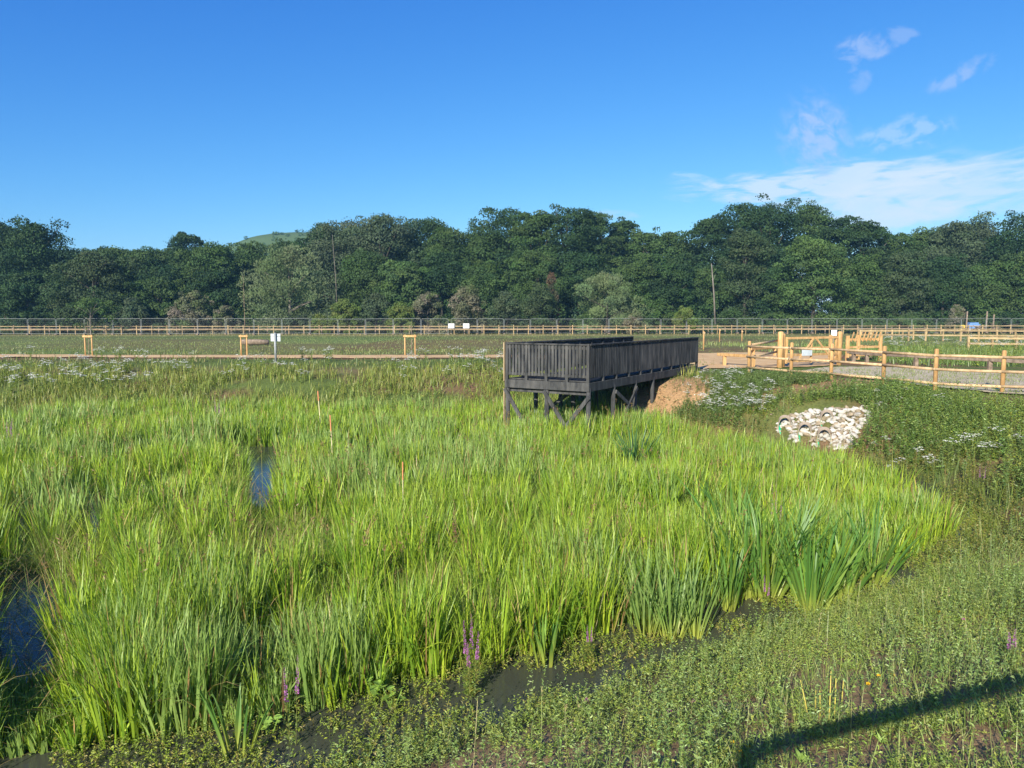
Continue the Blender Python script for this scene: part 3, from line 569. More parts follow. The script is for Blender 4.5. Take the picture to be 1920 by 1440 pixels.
# ------------------------------------------------------------------ white umbel plants (individuals) 
def umbel_mesh(seed, hgt, nh, hr):
    r = np.random.default_rng(seed); V = []; Fq = []; C = []; mi = []; b = 0
    def addp(p, mt):
        nonlocal b
        V.append(p[0]); Fq.append(p[1] + b); C.append(p[2]); mi.append(np.full(len(p[1]), mt)); b += len(p[0])
    global R
    old = R; R = r
    az = r.uniform(0, 6.28, nh); ln = r.uniform(.05, .4, nh); h = hgt * r.uniform(.75, 1.05, nh)
    st = blades(np.zeros((nh, 3)), az, h, np.full(nh, .009), ln, np.zeros(nh), 3, np.tile((.10, .16, .04), (nh, 1)), wprof=lambda t: 1 - .4 * t)
    addp(st, 0)
    tips = np.stack([np.cos(az) * np.sin(ln) * h, np.sin(az) * np.sin(ln) * h, np.cos(ln) * h], 1)
    for t in tips:
        k = 13; a = r.uniform(0, 6.28, k); rr = hr * np.sqrt(r.random(k)) * r.uniform(.7, 1.1); p = t + np.stack([np.cos(a) * rr, np.sin(a) * rr, -rr * .25 + r.uniform(0, .012, k)], 1)
        q = hr * .55; d = norm(np.stack([np.cos(a * 3), np.sin(a * 3), r.uniform(-.1, .25, k)], 1))
        addp(leaves(p - d * q * .5, d, norm(np.array((0, 0, 1.)) + r.normal(0, .25, (k, 3))), np.full(k, q), np.full(k, q * .9), np.tile((.86, .86, .78), (k, 1)) * r.uniform(.85, 1.1, (k, 1))), 1)
    k = 14; tt = r.random(k) * .6; i = r.integers(0, nh, k); a = r.uniform(0, 6.28, k)
    addp(leaves(tips[i] * tt[:, None], np.stack([np.cos(a), np.sin(a), r.uniform(.1, .6, k)], 1), np.tile((0, 0, 1.), (k, 1)), np.full(k, .11), np.full(k, .04), mixc(WEEDR, k, .2)), 0)
    R = old
    o = npmesh('umbel_plant', np.concatenate(V), np.concatenate(Fq), [M['weed'], M['petal']], np.concatenate(C), np.concatenate(mi)); return o
UM = [umbel_mesh(1, .55, 6, .055), umbel_mesh(2, .5, 8, .05), umbel_mesh(3, .62, 5, .068), umbel_mesh(4, .45, 7, .048)]
first = list(UM)
def umbels(n, px0, px1, py0, py1, label, group, sc=(0.8, 1.2), clump=0.45, o=0):
    cnt = 0; tries = 0
    while cnt < n and tries < n * 40:
        tries += 1
        p = ground_px(R.uniform(px0, px1), R.uniform(py0, py1))
        if fbm(p[:1], p[1:2], 1.3, 130 + o)[0] < clump: continue
        pr = UM[R.integers(0, 4)]
        if pr in first: first.remove(pr); ob = pr
        else: ob = pr.copy(); COL.objects.link(ob)
        ob.location = p - np.array((0, 0, .02)); ob.rotation_euler = (0, 0, R.uniform(0, 6.28)); s_ = R.uniform(*sc); ob.scale = (s_,) * 3
        tag(ob, label, 'wildflower', group); cnt += 1
umbels(78, 1285, 1450, 712, 785, 'white umbel flower plant on the bank right of the platform', 'white flowers beside the platform', (.7, 1.1), .44, 1)
umbels(46, 0, 240, 690, 738, 'white umbel flower plant at the left end of the far bank', 'white flowers at the left bank', (1.0, 1.5), .42, 2)
umbels(40, 240, 950, 690, 730, 'white umbel flower plant on the far bank before the straight path', 'white flowers on the far bank', (.9, 1.4), .5, 3)
umbels(18, 860, 955, 672, 700, 'white umbel flower plant left of the platform corner', 'white flowers left of the platform', (1.0, 1.4), .3, 4)
umbels(24, 1640, 1920, 745, 900, 'white umbel flower plant on the green bank below the rail fence', 'white flowers below the rail fence', (.6, 1.0), .5, 5)
umbels(70, 1640, 1920, 640, 664, 'white umbel flower plant in the meadow behind the knee rail', 'white flowers in the meadow', (.9, 1.4), .42, 6)
umbels(24, 20, 950, 672, 692, 'white umbel flower plant on the verge of the straight path', 'white flowers along the path', (.9, 1.4), .5, 7)

# ------------------------------------------------------------------ loosestrife and small flowers
def loosestrife(loc, spikes, label, hgt, foliage=True, colr=((.40, .15, .38), (.48, .20, .44), (.32, .12, .27)), leafy=.5, rad=.016):
    r = empty('loosestrife_plant', loc, 0, label=label, cat='loosestrife', group='purple loosestrife plants')
    fol = []
    for dx, dy, hm in spikes:
        h = hgt * hm; n = 1; b0 = np.array([[dx * .45, dy * .45, 0.]])
        tip = np.array((dx, dy, h)); s0 = tip * .56
        k = 170; t = R.random(k); p = np.array([dx * .45, dy * .45, 0]) * (1 - (.56 + .44 * t))[:, None] + tip * (.56 + .44 * t)[:, None]
        a = R.uniform(0, 6.28, k); rr = rad * .8 * (1.1 - .8 * t) * R.uniform(.7, 1.1, k); d = np.stack([np.cos(a), np.sin(a), R.uniform(-.2, .6, k)], 1)
        v = leaves(p + d * rr[:, None] * .2, d, norm(R.normal(size=(k, 3))), rr * 1.05, rr * .75, mixc(colr, k, .25))
        npmesh('flower_spike', *v[:2], M['petal'], v[2], parent=r)
        bl = MB(); 
        fol.append(blades(b0, np.array([math.atan2(dy, dx)]), np.array([h]), np.array([.007]), np.array([math.atan2(math.hypot(dx, dy) * .55, h)]), np.zeros(1), 3, np.array([(.16, .17, .05)]), wprof=lambda t: 1 - .3 * t))
        k = int(60 * leafy); t = R.random(k) * .58; p = b0[0] * (1 - t)[:, None] + tip * t[:, None]; a = R.uniform(0, 6.28, k)
        l = .075 * (1.1 - t); fol.append(leaves(p, np.stack([np.cos(a), np.sin(a), R.uniform(.1, .7, k)], 1), np.tile((0, 0, 1.), (k, 1)), l, l * .26, mixc([(.15, .22, .04), (.20, .27, .05), (.25, .25, .05)], k, .2)))
    v = join(*fol); npmesh('leafy_stem', *v[:2], M['weed'], v[2], parent=r)
    return r
loosestrife(at_z(884, 1305, 0), [(-.07, 0, .95), (.0, .05, 1.0), (.07, -.02, .82), (-.03, -.05, .7)], 'purple loosestrife with several tall spikes before the reeds at centre', .78, leafy=1.2, rad=.024)
loosestrife(at_z(548, 1400, 0), [(-.05, 0, .95), (.06, .02, 1.1)], 'purple loosestrife with two spikes at the lower left water edge', .72, rad=.022)
loosestrife(at_z(1104, 1245, 0), [(-.02, 0, 1), (.03, .02, .95)], 'short purple loosestrife beside the small bright iris tuft', .42, leafy=1.1)
loosestrife(at_z(1436, 1150, 0), [(-.03, 0, 1), (.04, .02, .8)], 'purple loosestrife low between the iris clumps', .48)
loosestrife(at_z(1450, 1085, 0), [(-.06, 0, 1), (.02, .04, .95), (.09, 0, .9)], 'faded purple loosestrife rising behind the tall iris', 1.6, colr=((.40, .20, .30), (.34, .18, .22)))
loosestrife(at_z(852, 1085, 0), [(0, 0, 1.0), (.02, .02, .8)], 'brown seeding loosestrife spike alone in the reeds', 1.1, colr=((.24, .10, .09), (.30, .13, .12), (.22, .13, .08)), rad=.03)
loosestrife(ground_px(1760, 1035), [(-.08, 0, .8), (.05, .03, 1)], 'purple loosestrife at the right end of the reeds', .6)
loosestrife(ground_px(1840, 925), [(-.06, 0, 1), (.08, .03, .95)], 'purple loosestrife among herbs on the right bank', .55)
loosestrife(ground_px(1895, 1262), [(-.03, 0, .95), (.04, .03, 1)], 'pink loosestrife spikes on the near bank at the right edge', .34, rad=.02)
loosestrife(at_z(12, 870, 0), [(-.2, 0, 1), (0, .1, .95), (.2, 0, 1), (.1, .1, .9)], 'broad purple loosestrife at the left edge of the reeds', 1.15, rad=.03)
loosestrife(at_z(408, 815, 0), [(-.05, 0, 1), (.05, .1, .95)], 'distant purple loosestrife in the reeds toward the far bank', 1.2, rad=.03)
def headflower(name, cat, px, py, r_, h, colr, label, group):
    p = ground_px(px, py); rt = empty(name, p, 0, label=label, cat=cat, group=group)
    k = 40; d = rdir(k); d[:, 2] = np.abs(d[:, 2]); v = leaves(np.array((0, 0, h)) + d * r_ * .3, d, rdir(k), np.full(k, r_), np.full(k, r_ * .45), mixc([colr], k, .25)); npmesh('flower_head', *v[:2], M['petal'], v[2], parent=rt)
    v = blades(np.zeros((1, 3)), np.zeros(1), np.array([h]), np.array([.004]), np.zeros(1), np.zeros(1), 2, np.array([(.12, .18, .05)]), wprof=lambda t: 1 + 0 * t); npmesh('stem', *v[:2], M['weed'], v[2], parent=rt)
pk = (.50, .14, .34)
for px, py, lab in ((1100, 1335, 'pink clover head just above the water edge'), (1255, 1358, 'pink clover head lowest on the open bank'), (1300, 1340, 'pale pink clover head beside a bare patch'), (1412, 1440, 'pink thistle head at the bottom edge'), (1806, 1182, 'pink clover head high on the right bank')):
    headflower('clover', 'clover', px, py, .018, .1, pk, lab, 'pink clover heads on the near bank')
yl = (.75, .50, .03)
for px, py in ((1388, 1430), (1402, 1420), (1345, 1420), (1372, 1412), (1627, 1300), (1647, 1285), (1672, 1285), (1590, 1172), (1760, 1160), (526, 1382), (487, 1395), (1480, 1160), (1465, 1150)):
    headflower('yellow_flower', 'yellow flower', px, py, .016, .07, yl, 'small yellow flower head near the water or on the near bank', 'small yellow flowers')
for px, py in ((484, 1400), (497, 1412), (505, 1433), (1320, 1165), (1367, 1160)):
    headflower('white_flower', 'white flower', px, py, .018, .08, (.8, .8, .78), 'small round white flower head at the pond edge', 'small white flowers')
for k, (px, py, dx, h) in enumerate(((1519, 1362, -.08, .33), (1528, 1345, .0, .2), (1554, 1368, -.0, .42), (1564, 1362, .0, .34), (1577, 1330, .01, .22), (1538, 1350, -.01, .22))):
    b = MB(); b.tube([(0, 0, -.03), (dx * .5, 0, h * .5), (dx, .0, h)], [.006, .005, .003], 6)
    tag(b.build('dry_stalk', M['dead_stem'], loc=ground_px(px, py), smooth=True), 'bare yellow stalk standing on the near bank', 'stalk', 'yellow stalks on the near bank')
for px, py, s_, lab in ((703, 1312, .05, 'round leaved water plant under the reeds'), (505, 1375, .045, 'round leaved yellow green plant in the lower left corner'), (735, 1325, .045, 'bright round leaved plant right of the other round leaved plant')):
    n = 7; a = np.linspace(0, 6.28, n, endpoint=False) + R.random(n); rr = R.uniform(.02, .1, n); p = at_z(px, py, 0); MBx = MB()
    for i in range(n):
        c = np.array((math.cos(a[i]) * rr[i], math.sin(a[i]) * rr[i], R.uniform(.06, .18))); rad = s_ * R.uniform(.6, 1.1); t1, t2 = R.normal(0, .35, 2)
        ring = [c + np.array((math.cos(q) * rad, math.sin(q) * rad, math.cos(q) * rad * t1 + math.sin(q) * rad * t2 + rad * .2)) for q in np.linspace(.4, 5.9, 11)]
        MBx.add([c] + ring, [(0, j, j + 1) for j in range(1, 11)]); MBx.tube([(c[0] * .2, c[1] * .2, -.03), c], .004, 5)
    M.setdefault('roundleaf', noise_mat('round leaf', (.15, .27, .05), (.24, .36, .06), (20, 20, 20), .5))
    tag(MBx.build('round_leaf_plant', M['roundleaf'], loc=p), lab, 'water plant', 'round leaved plants at the water edge')

# ------------------------------------------------------------------ marker canes
for (px0, py0, px1, py1, Y, lab) in ((596, 733, 601, 800, 21.5, 'farthest orange tipped marker cane leaning in the reeds'), (619, 778, 625, 890, 16.5, 'middle orange tipped marker cane left of the others in front'), (755, 866, 756, 990, 12.2, 'nearest orange tipped marker cane standing upright')):
    t = at_d(px0, py0, Y); b = at_d(px1, py1, Y); d = (t - b) / np.linalg.norm(t - b); bot = b - d * (b[2] + .1) / d[2]; w_ = Y * .00065
    r = empty('marker_cane', (bot[0], bot[1], 0), 0, label=lab, cat='marker cane', group='orange tipped canes')
    o = np.array((bot[0], bot[1], 0)); L_ = np.linalg.norm(t - b); s_ = t - d * L_ * .27
    MB().tube([bot - o, s_ - o], w_ * .8, 8).build('cane', M['cane'], r, smooth=True); MB().tube([s_ - o, t - o], w_ * 1.35, 8).build('tip', M['orange'], r)

# ------------------------------------------------------------------ viewing platform
C1 = np.array((2.19, 21.4)); u = np.array((.53, .848)); u /= np.linalg.norm(u); v = np.array((-u[1], u[0]))
LEN, WID, ZD, RH = 9.7, 2.75, 1.74, 1.08
deck = empty('viewing_platform', (C1[0], C1[1], 0), 0, label='black stained timber viewing platform on posts over the reeds', cat='viewing platform')
def dp(s, w, z): q = u * s + v * w; return np.array((q[0], q[1], z))
b = MB(); nb = 66
for i in range(nb):
    s0 = .05 + i * (LEN - .1) / nb; b.beam(dp(s0 + .07, .06, ZD - .02), dp(s0 + .07, WID - .06, ZD - .02), .135, .04)
b.build('deck_boards', M['black_wood'], deck)
def prt(name, a, c, w, h, mat='black_wood', up=(0, 0, 1), bev=.006): return MB().beam(a, c, w, h, up=up).build(name, M[mat], deck, bevel=bev)
FZ = ZD - .17
prt('fascia', dp(0, -.03, FZ), dp(LEN, -.03, FZ), .06, .25); prt('fascia', dp(0, WID + .03, FZ), dp(LEN, WID + .03, FZ), .06, .25)
prt('fascia', dp(-.03, -.06, FZ), dp(-.03, WID + .06, FZ), .06, .25); prt('bearer', dp(.12, -.02, FZ - .19), dp(.12, WID + .02, FZ - .19), .09, .12)
for s_ in (1.75, 3.45): prt('bearer', dp(s_, -.02, FZ - .19), dp(s_, WID + .02, FZ - .19), .09, .12)
for i in range(5): prt('joist', dp(0.0, .35 + i * .5, FZ - .06), dp(LEN - .1, .35 + i * .5, FZ - .06), .06, .18, bev=0)
def railing(a, c, nbay, endpost=(True, True), pale_first=False):
    a = np.array(a); c = np.array(c); d = (c - a); Ln = np.linalg.norm(d); d = d / Ln; rz = math.atan2(d[1], d[0])
    for i in range(nbay + 1):
        if (i == 0 and not endpost[0]) or (i == nbay and not endpost[1]): continue
        q = a + d * Ln * i / nbay
        MB().box((q[0], q[1], ZD + RH / 2 - .09), (.09, .09, RH + .18), rz).build('rail_post', M['black_wood'], deck, bevel=.006)
    prt('handrail', (*(a + d * .02), ZD + RH - .03), (*(c - d * .02), ZD + RH - .03), .15, .045); prt('top_rail', (*a, ZD + RH - .13), (*c, ZD + RH - .13), .045, .09)
    prt('bottom_rail', (*a, ZD + .13), (*c, ZD + .13), .045, .09)
    for i in range(nbay):
        q0 = a + d * (Ln * i / nbay + .06); q1 = a + d * (Ln * (i + 1) / nbay - .06); n = max(3, int(round(np.linalg.norm(q1 - q0) / .118))); b = MB(); off = np.array((-d[1], d[0])) * .036
        for j in range(n):
            q = q0 + (q1 - q0) * (j + .5) / n + off; tz = R.uniform(-.008, .008); b.box((q[0], q[1], ZD + (RH - .06 + .1) / 2 + tz), (.075, .022, RH - .15), rz)
        b.build('baluster_panel', M['black_wood'], deck)
def d2(s, w): return u * s + v * w
railing(d2(0, 0), d2(0, WID), 4); railing(d2(LEN, .0), d2(0, .0), 10, (True, False)); railing(d2(0, WID), d2(LEN, WID), 10, (False, True))
MB().beam(dp(-.05, WID + .075, ZD - .1), dp(-.05, WID + .075, ZD + RH), .03, .07, up=(u[0], u[1], 0)).build('end_board', M['pale_wood'], deck)
MB().beam(dp(-.05, WID + .075, -.2), dp(-.05, WID + .075, ZD - .33), .03, .07, up=(u[0], u[1], 0)).build('end_board', M['pale_wood'], deck)
def leg(s, w):
    q = d2(s, w); MB().tube([(q[0], q[1], h1(q[0] + C1[0], q[1] + C1[1]) - .3), (q[0], q[1], FZ - .02)], .068, 12).build('leg', M['black_wood'], deck, smooth=True)
for s_, w in ((.03, .0), (.03, 1.38), (.03, WID), (1.75, 0), (1.75, WID), (3.45, 0), (3.45, WID), (5.0, 0), (5.0, WID), (1.75, 1.38), (3.45, 1.38)): leg(s_, w)
zb = FZ - .16
prt('brace', dp(-.06, 1.44, zb), dp(-.06, .66, .34), .05, .12); prt('brace', dp(-.06, -.06, zb - .12), dp(-.06, .72, .34), .05, .12); prt('brace', dp(-.06, 2.82, zb), dp(-.06, 2.16, .45), .05, .12)
prt('brace', dp(1.75, -.09, zb - .1), dp(3.45, -.09, .5), .05, .12); prt('brace', dp(3.45, -.09, zb - .1), dp(2.5, -.12, .62), .05, .12); prt('brace', dp(1.8, 1.38, zb - .1), dp(1.8, WID, .3), .05, .12)

# ------------------------------------------------------------------ post and rail fence on the right
def round_post(loc, h, r, parent, name='post', mat='new_wood', dome=True):
    rs = [r, r, r * .93, r * .75, r * .3] if dome else [r, r]; zs = [-.3, h - r * .7, h - r * .3, h - r * .06, h + r * .08] if dome else [-.3, h]
    return MB().tube([(0, 0, z) for z in zs], rs, 14).build(name, M[mat], parent, smooth=True, loc=loc)
fpx = [(1404, 699), (1483, 703), (1558, 709), (1656, 717), (1753, 726), (1879, 732), (2040, 741), (2270, 754)]
FP = [at_z(px, py, 1.52)[:2] for px, py in fpx]; FP[0] = at_z(1404, 697, 1.5)[:2]
O = np.array((*FP[0], 0.0)); ro = empty('rail_fence', O, 0, label='round timber post and three rail fence along the gravel track', cat='fence')
for q in FP: round_post((q[0] - O[0], q[1] - O[1], h1(*q)), 1.22, .062, ro)
for hz in (1.02, .62, .20):
    for i in range(len(FP) - 1):
        a = np.array((*FP[i], h1(*FP[i]) + hz)) - O; c = np.array((*FP[i + 1], h1(*FP[i + 1]) + hz)) - O; off = np.array((-.055, -.02, 0)); ex = (c - a) / np.linalg.norm(c - a) * .06
        MB().tube([a + off - ex, (a + c) / 2 + off + np.array((0, 0, R.uniform(-.012, .012))), c + off + ex * .6], .042, 10).build('rail', M['rail_wood'], ro, smooth=True)
GA, GB = at_z(1462, 689, 1.5), at_z(1573, 684, 1.5)
for hz in (1.02, .55):
    a = np.array((*FP[0], 1.5 + hz)) - O; c = np.array((GA[0], GA[1] + .1, 1.5 + hz)) - O; MB().tube([a + (0, .06, 0), c + (-.12, 0, .1)], .045, 10).build('rail', M['rail_wood'], ro, smooth=True)

# gate between two stout posts
go = empty('field_gate', GA, math.atan2(GB[1] - GA[1], GB[0] - GA[0]), label='new timber field gate with crossed braces between stout round posts', cat='gate')
GL = float(np.linalg.norm((GB - GA)[:2]))
round_post((0, 0, 0), 1.50, .12, go, 'gate_post'); round_post((-.0 + .27, .12, 0), 1.42, .11, go, 'gate_post'); round_post((GL, 0, 0), 1.48, .11, go, 'gate_post')
for z in (.25, .5, .78, 1.22): MB().beam((.38, .0, z), (GL - .13, .0, z), .04, .10).build('gate_bar', M['new_wood'], go, bevel=.005)
for x0, x1, z0, z1 in ((1.0, 2.0, .2, 1.2), (GL - .5, GL - 1.6, .25, 1.2)): MB().beam((x0, -.035, z0), (x1, -.035, z1), .025, .09).build('brace', M['new_wood'], go)
for x0 in (.42, GL * .52, GL - .2): MB().beam((x0, .035, .15), (x0, .035, 1.27), .03, .1, up=(0, 1, 0)).build('stile', M['new_wood'], go)
sg = MB().box((GL * .42, -.06, .62), (.62, .02, .32)).build('notice_plate', M['sign_grey'], go)
# stile / kissing gate behind
KB = at_z(1588, 678, 1.5)
ko = empty('kissing_gate', KB, .25, label='timber kissing gate with slanted pales behind the field gate', cat='gate')
for x0, y0 in ((0, 0), (2.1, .3), (1.9, 1.6), (.2, 1.5)): MB().box((x0, y0, .58), (.13, .13, 1.3)).build('post', M['new_wood'], ko, bevel=.008)
for z in (.3, .68, 1.05): MB().beam((0.07, 0, z), (2.03, .3, z), .05, .1).build('rail', M['new_wood'], ko); MB().beam((2.0, .37, z), (1.9, 1.53, z), .05, .1).build('rail', M['new_wood'], ko)
for i in range(8): MB().beam((.15 + i * .24, -.04 + .03 * i, .95), (.30 + i * .24, -.04 + .03 * i, 1.40), .025, .06, up=(0, 1, 0)).build('pale', M['new_wood'], ko)
rt = empty('gate_sign', at_z(1562, 660, 1.5), 0, label='white notice on a thin post behind the field gate', cat='sign')
h0 = 1.5; pz = at_d(1562, 624, rt.location[1]); MB().box((0, 0, (pz[2] - h0) / 2), (.05, .04, pz[2] - h0)).build('post', M['grey_wood'], rt); MB().box((0, -.035, pz[2] - h0), (.33, .012, .34)).build('board', M['sign_white'], rt)
for k in range(4): MB().box((0, -.0435, pz[2] - h0 + .1 - k * .06), (.24, .003, .02)).build('print', M['sign_text'], rt)
# low knee rails
def knee(pts_px, label, hz=.46, d0=None):
    P3 = [ground_px(*q) for q in pts_px]; o0 = np.array((*P3[0][:2], 0)); r = empty('knee_rail', o0, 0, label=label, cat='knee rail', group='low knee rails')
    for q in P3: MB().box((q[0] - o0[0], q[1] - o0[1], q[2] + hz / 2 - .1), (.14, .14, hz + .2)).build('post', M['new_wood' if len(P3) == 2 else 'grey_wood'], r, bevel=.006)
    for i in range(len(P3) - 1):
        a = P3[i] - o0 + (0, 0, hz + .03); c = P3[i + 1] - o0 + (0, 0, hz + .03); d = norm(c - a)
        MB().beam(a - d * .4, c + d * (.4 if i == len(P3) - 2 else -.405), .16, .13).build('beam', M['new_wood' if len(P3) == 2 else 'grey_wood'], r, bevel=.012)
knee([(1358, 686), (1412, 690)], 'short low timber knee rail on the sandy path left of the fence')
knee([(1412, 672), (1452, 668)], 'low timber knee rail rising to the gate post across the sand')
knee([(1600, 681), (1625, 684), (1717, 690), (1855, 699), (2010, 710)], 'long dark low knee rail between gravel track and meadow')
bx = ground_px(1432, 668); 
# log and posts in the field
lo = ground_px(478, 648); tag(MB().tube([(-1.0, 0, .22), (-.95, 0, .27), (.3, .1, .27), (1.0, .18, .25)], [.16, .2, .2, .18], 16).build('fallen_log', M['grey_wood'], loc=lo, smooth=True), 'short pale log lying on the field by the staked sapling', 'log')

# staked saplings
def sapling(px, py, wpx, label, side=1, lean=0, three=False, top=None):
    g = at_z(px, py, 1.5); k = g[1] / F; r = empty('tree_stakes', g, 0, label=label[0], cat='tree stakes', group='stakes with crossbars beside the path')
    w_ = wpx * k
    for x in (-w_ / 2, w_ / 2): MB().tube([(x, 0, -.2), (x, 0, 1.16)], .036, 10).build('stake', M['new_wood'], r, smooth=True)
    MB().beam((-w_ / 2 - .08, -.06, 1.08), (w_ / 2 + .08, -.06, 1.08), .04, .10).build('crossbar', M['new_wood'], r)
    s = empty('sapling', g + np.array((side * w_ * .12, .08, 0)), 0, label=label[1], cat='young tree', group='young trees tied to stakes')
    hh = top if top else 1.9; MB().tube([(0, 0, -.1), (.02, 0, hh * .5), (.0, .02, hh)], [.022, .016, .006], 7).build('trunk', M['grey_wood'], s, smooth=True)
    n = 60 if top else 26; t = R.uniform(.5, 1, n); v_ = leaves(np.stack([R.normal(0, .12, n), R.normal(0, .12, n), t * hh], 1), rdir(n), rdir(n), np.full(n, .11), np.full(n, .06), mixc([(.10, .15, .05), (.14, .15, .07)], n, .2)); npmesh('crown', *v_[:2], M['tree'], v_[2], parent=s)
sapling(167, 668, 13, ('pair of timber stakes with crossbar at the left of the path', 'thin sapling between the stakes left of the path'), -1)
sapling(458, 667, 11, ('pair of timber stakes beside the pale log', 'tall thin sapling by the pale log'), 1, top=4.4)
sapling(769, 667, 19, ('wide pair of timber stakes with crossbar by the middle of the path', 'bare little sapling between the wide stakes'), 1)
for px, py, h, lab in ((1319, 655, 1.2, 'single timber stake just right of the platform'), (1349, 641, 1.15, 'timber stake in the field behind the platform end'), (1391, 640, 1.0, 'short timber stake behind the first fence post')):
    g = ground_px(px, py); r = empty('timber_stake', g, 0, label=lab, cat='stake', group='single stakes in the field'); MB().tube([(0, 0, -.2), (0, 0, h)], .05, 10).build('stake', M['new_wood'], r, smooth=True); MB().box((0, -.062, h - .12), (.16, .02, .1)).build('crosspiece', M['rail_wood'], r)
# sign on post seen from behind, far notices
g = at_z(517, 678, 1.5); k = g[1] / F; r = empty('sign_post', g, 0, label='grey sign board on a thin metal post beside the path', cat='sign')
MB().tube([(0, 0, -.2), (0, 0, 54 * k)], .055, 10).build('post', M['steel'], r, smooth=True); MB().box((.0, .075, 45 * k), (18 * k, .02, 14 * k)).build('board', M['sign_grey'], r); MB().box((0, .06, 47 * k), (17 * k, .012, .03)).build('bracket', M['steel'], r)

# ------------------------------------------------------------------ far fences
def fence_line(x):  # depth of the far timber fence
    return np.interp(x, [-80, -40, 0, 25, 41, 60, 100], [93.5, 94.5, 96, 97.5, 99, 100, 101])
xs = np.arange(-72, 92, 1.9)
ff = empty('far_fence', (0, 0, 0), 0, label='pale two rail timber fence running the whole width before the wood', cat='fence')
pm = None
for x in xs[:99]:
    y = float(fence_line(x)); z = h1(x, y)
    if pm is None: pm = MB().box((0, 0, .5), (.095, .095, 1.4)).build('post', M['far_wood'], ff); q = pm
    else: q = pm.copy(); COL.objects.link(q); q.parent = ff
    q.location = (x, y, z)
for hz in (1.05, .62):
    for i in range(0, len(xs) - 4, 4):
        b = MB()
        for j in range(4):
            a, c = xs[i + j], xs[i + j + 1]; b.beam((a, float(fence_line(a)) - .08, 1.5 + hz), (c, float(fence_line(c)) - .08, 1.5 + hz), .05, .075)
        b.build('rail', M['far_wood'], ff)
# second fence line behind, shorter
f2 = empty('low_fence', (0, 0, 0), 0, label='lower weathered fence standing close behind the far timber fence', cat='fence'); pm = None
for x in np.arange(-66, 60, 2.3):
    y = float(fence_line(x)) + 1.6
    if pm is None: pm = MB().box((0, 0, .35), (.10, .10, 1.1)).build('post', M['grey_wood'], f2); q = pm
    else: q = pm.copy(); COL.objects.link(q); q.parent = f2
    q.location = (x, y, h1(x, y))
b = MB(); xx = np.arange(-66, 62, 4.6)
for a, c in zip(xx[:-1], xx[1:]): b.beam((a, float(fence_line(a)) + 1.55, 2.2), (c, float(fence_line(c)) + 1.55, 2.2), .05, .09)
b.build('rail', M['grey_wood'], f2)
# temporary mesh panels
def heras():
    r = empty('mesh_panel', (0, 0, 0), 0)
    f_ = MB(); f_.tube([(0.03, 0, .1), (.03, 0, 1.92), (.1, 0, 2.0), (3.3, 0, 2.0), (3.37, 0, 1.92), (3.37, 0, .1)], .02, 6); f_.tube([(0.03, 0, .18), (3.37, 0, .18)], .018, 6); f_.build('frame', M['steel'], r)
    w_ = MB()
    for i in range(1, 22): w_.beam((i * .155, 0, .18), (i * .155, 0, 1.98), .003, .003)
    for i in range(1, 8): w_.beam((.05, 0, .18 + i * .23), (3.35, 0, .18 + i * .23), .003, .003)
    w_.build('wire_mesh', M['steel'], r)
    for x in (0, 3.4): MB().box((x, 0, .07), (.22, .6, .14)).build('foot', M['grey_wood'], r, bevel=.02)
    return r
hp = heras(); x = -70.0; k = 0
while x < 96:
    y = float(fence_line(x)) + 1.5 - (3.2 if x < -8 else 0) ; y2 = float(fence_line(x + 3.4)) + 1.5 - (3.2 if x < -8 else 0)
    o = hp if k == 0 else copy_tree(hp)
    an = math.atan2(y2 - y, 3.4); o.location = (x, y, 1.5 + R.uniform(-.04, .04)); o.rotation_euler = (0, R.normal(0, .006), an)
    tag(o, 'galvanised temporary mesh fence panel standing along the wood edge', 'fence panel', 'temporary mesh panels along the wood'); x += 3.45 * math.cos(an); k += 1
for px, lab in ((846, 'white notice on the far fence, left of the pair'), (874, 'white notice on the far fence, right of the pair')):
    c = at_d(px, 611, 95.4); MBs = MB().box((0, 0, 0), (.78, .03, .58)); r = tag(MBs.build('fence_notice', [M['sign_white']], loc=c), lab, 'sign', 'white notices on the far fence')
# fence beyond the meadow, right
def low_fence(p0, p1, n, label, h=1.1):
    a = at_z(*p0, 1.5); c = at_z(*p1, 1.5); r = empty('meadow_fence', a, 0, label=label, cat='fence', group='fences beyond the meadow')
    for i in range(n + 1): q = (c - a) * i / n; MB().box((q[0], q[1], h / 2 - .1), (.12, .12, h + .2)).build('post', M['far_wood'], r)
    for z in (h - .1, h * .5): MB().beam((0, -.08, z), ((c - a)[0], (c - a)[1] - .08, z), .05, .12).build('rail', M['far_wood'], r)
low_fence((1703, 639), (2010, 642), 9, 'timber two rail fence behind the white flowers at the right', 1.05); low_fence((1612, 637), (1712, 637), 5, 'lower section of timber fence joining the kissing gate', .95); low_fence((1815, 657), (2000, 660), 4, 'nearer single section of fence in the meadow at the right edge', .9)
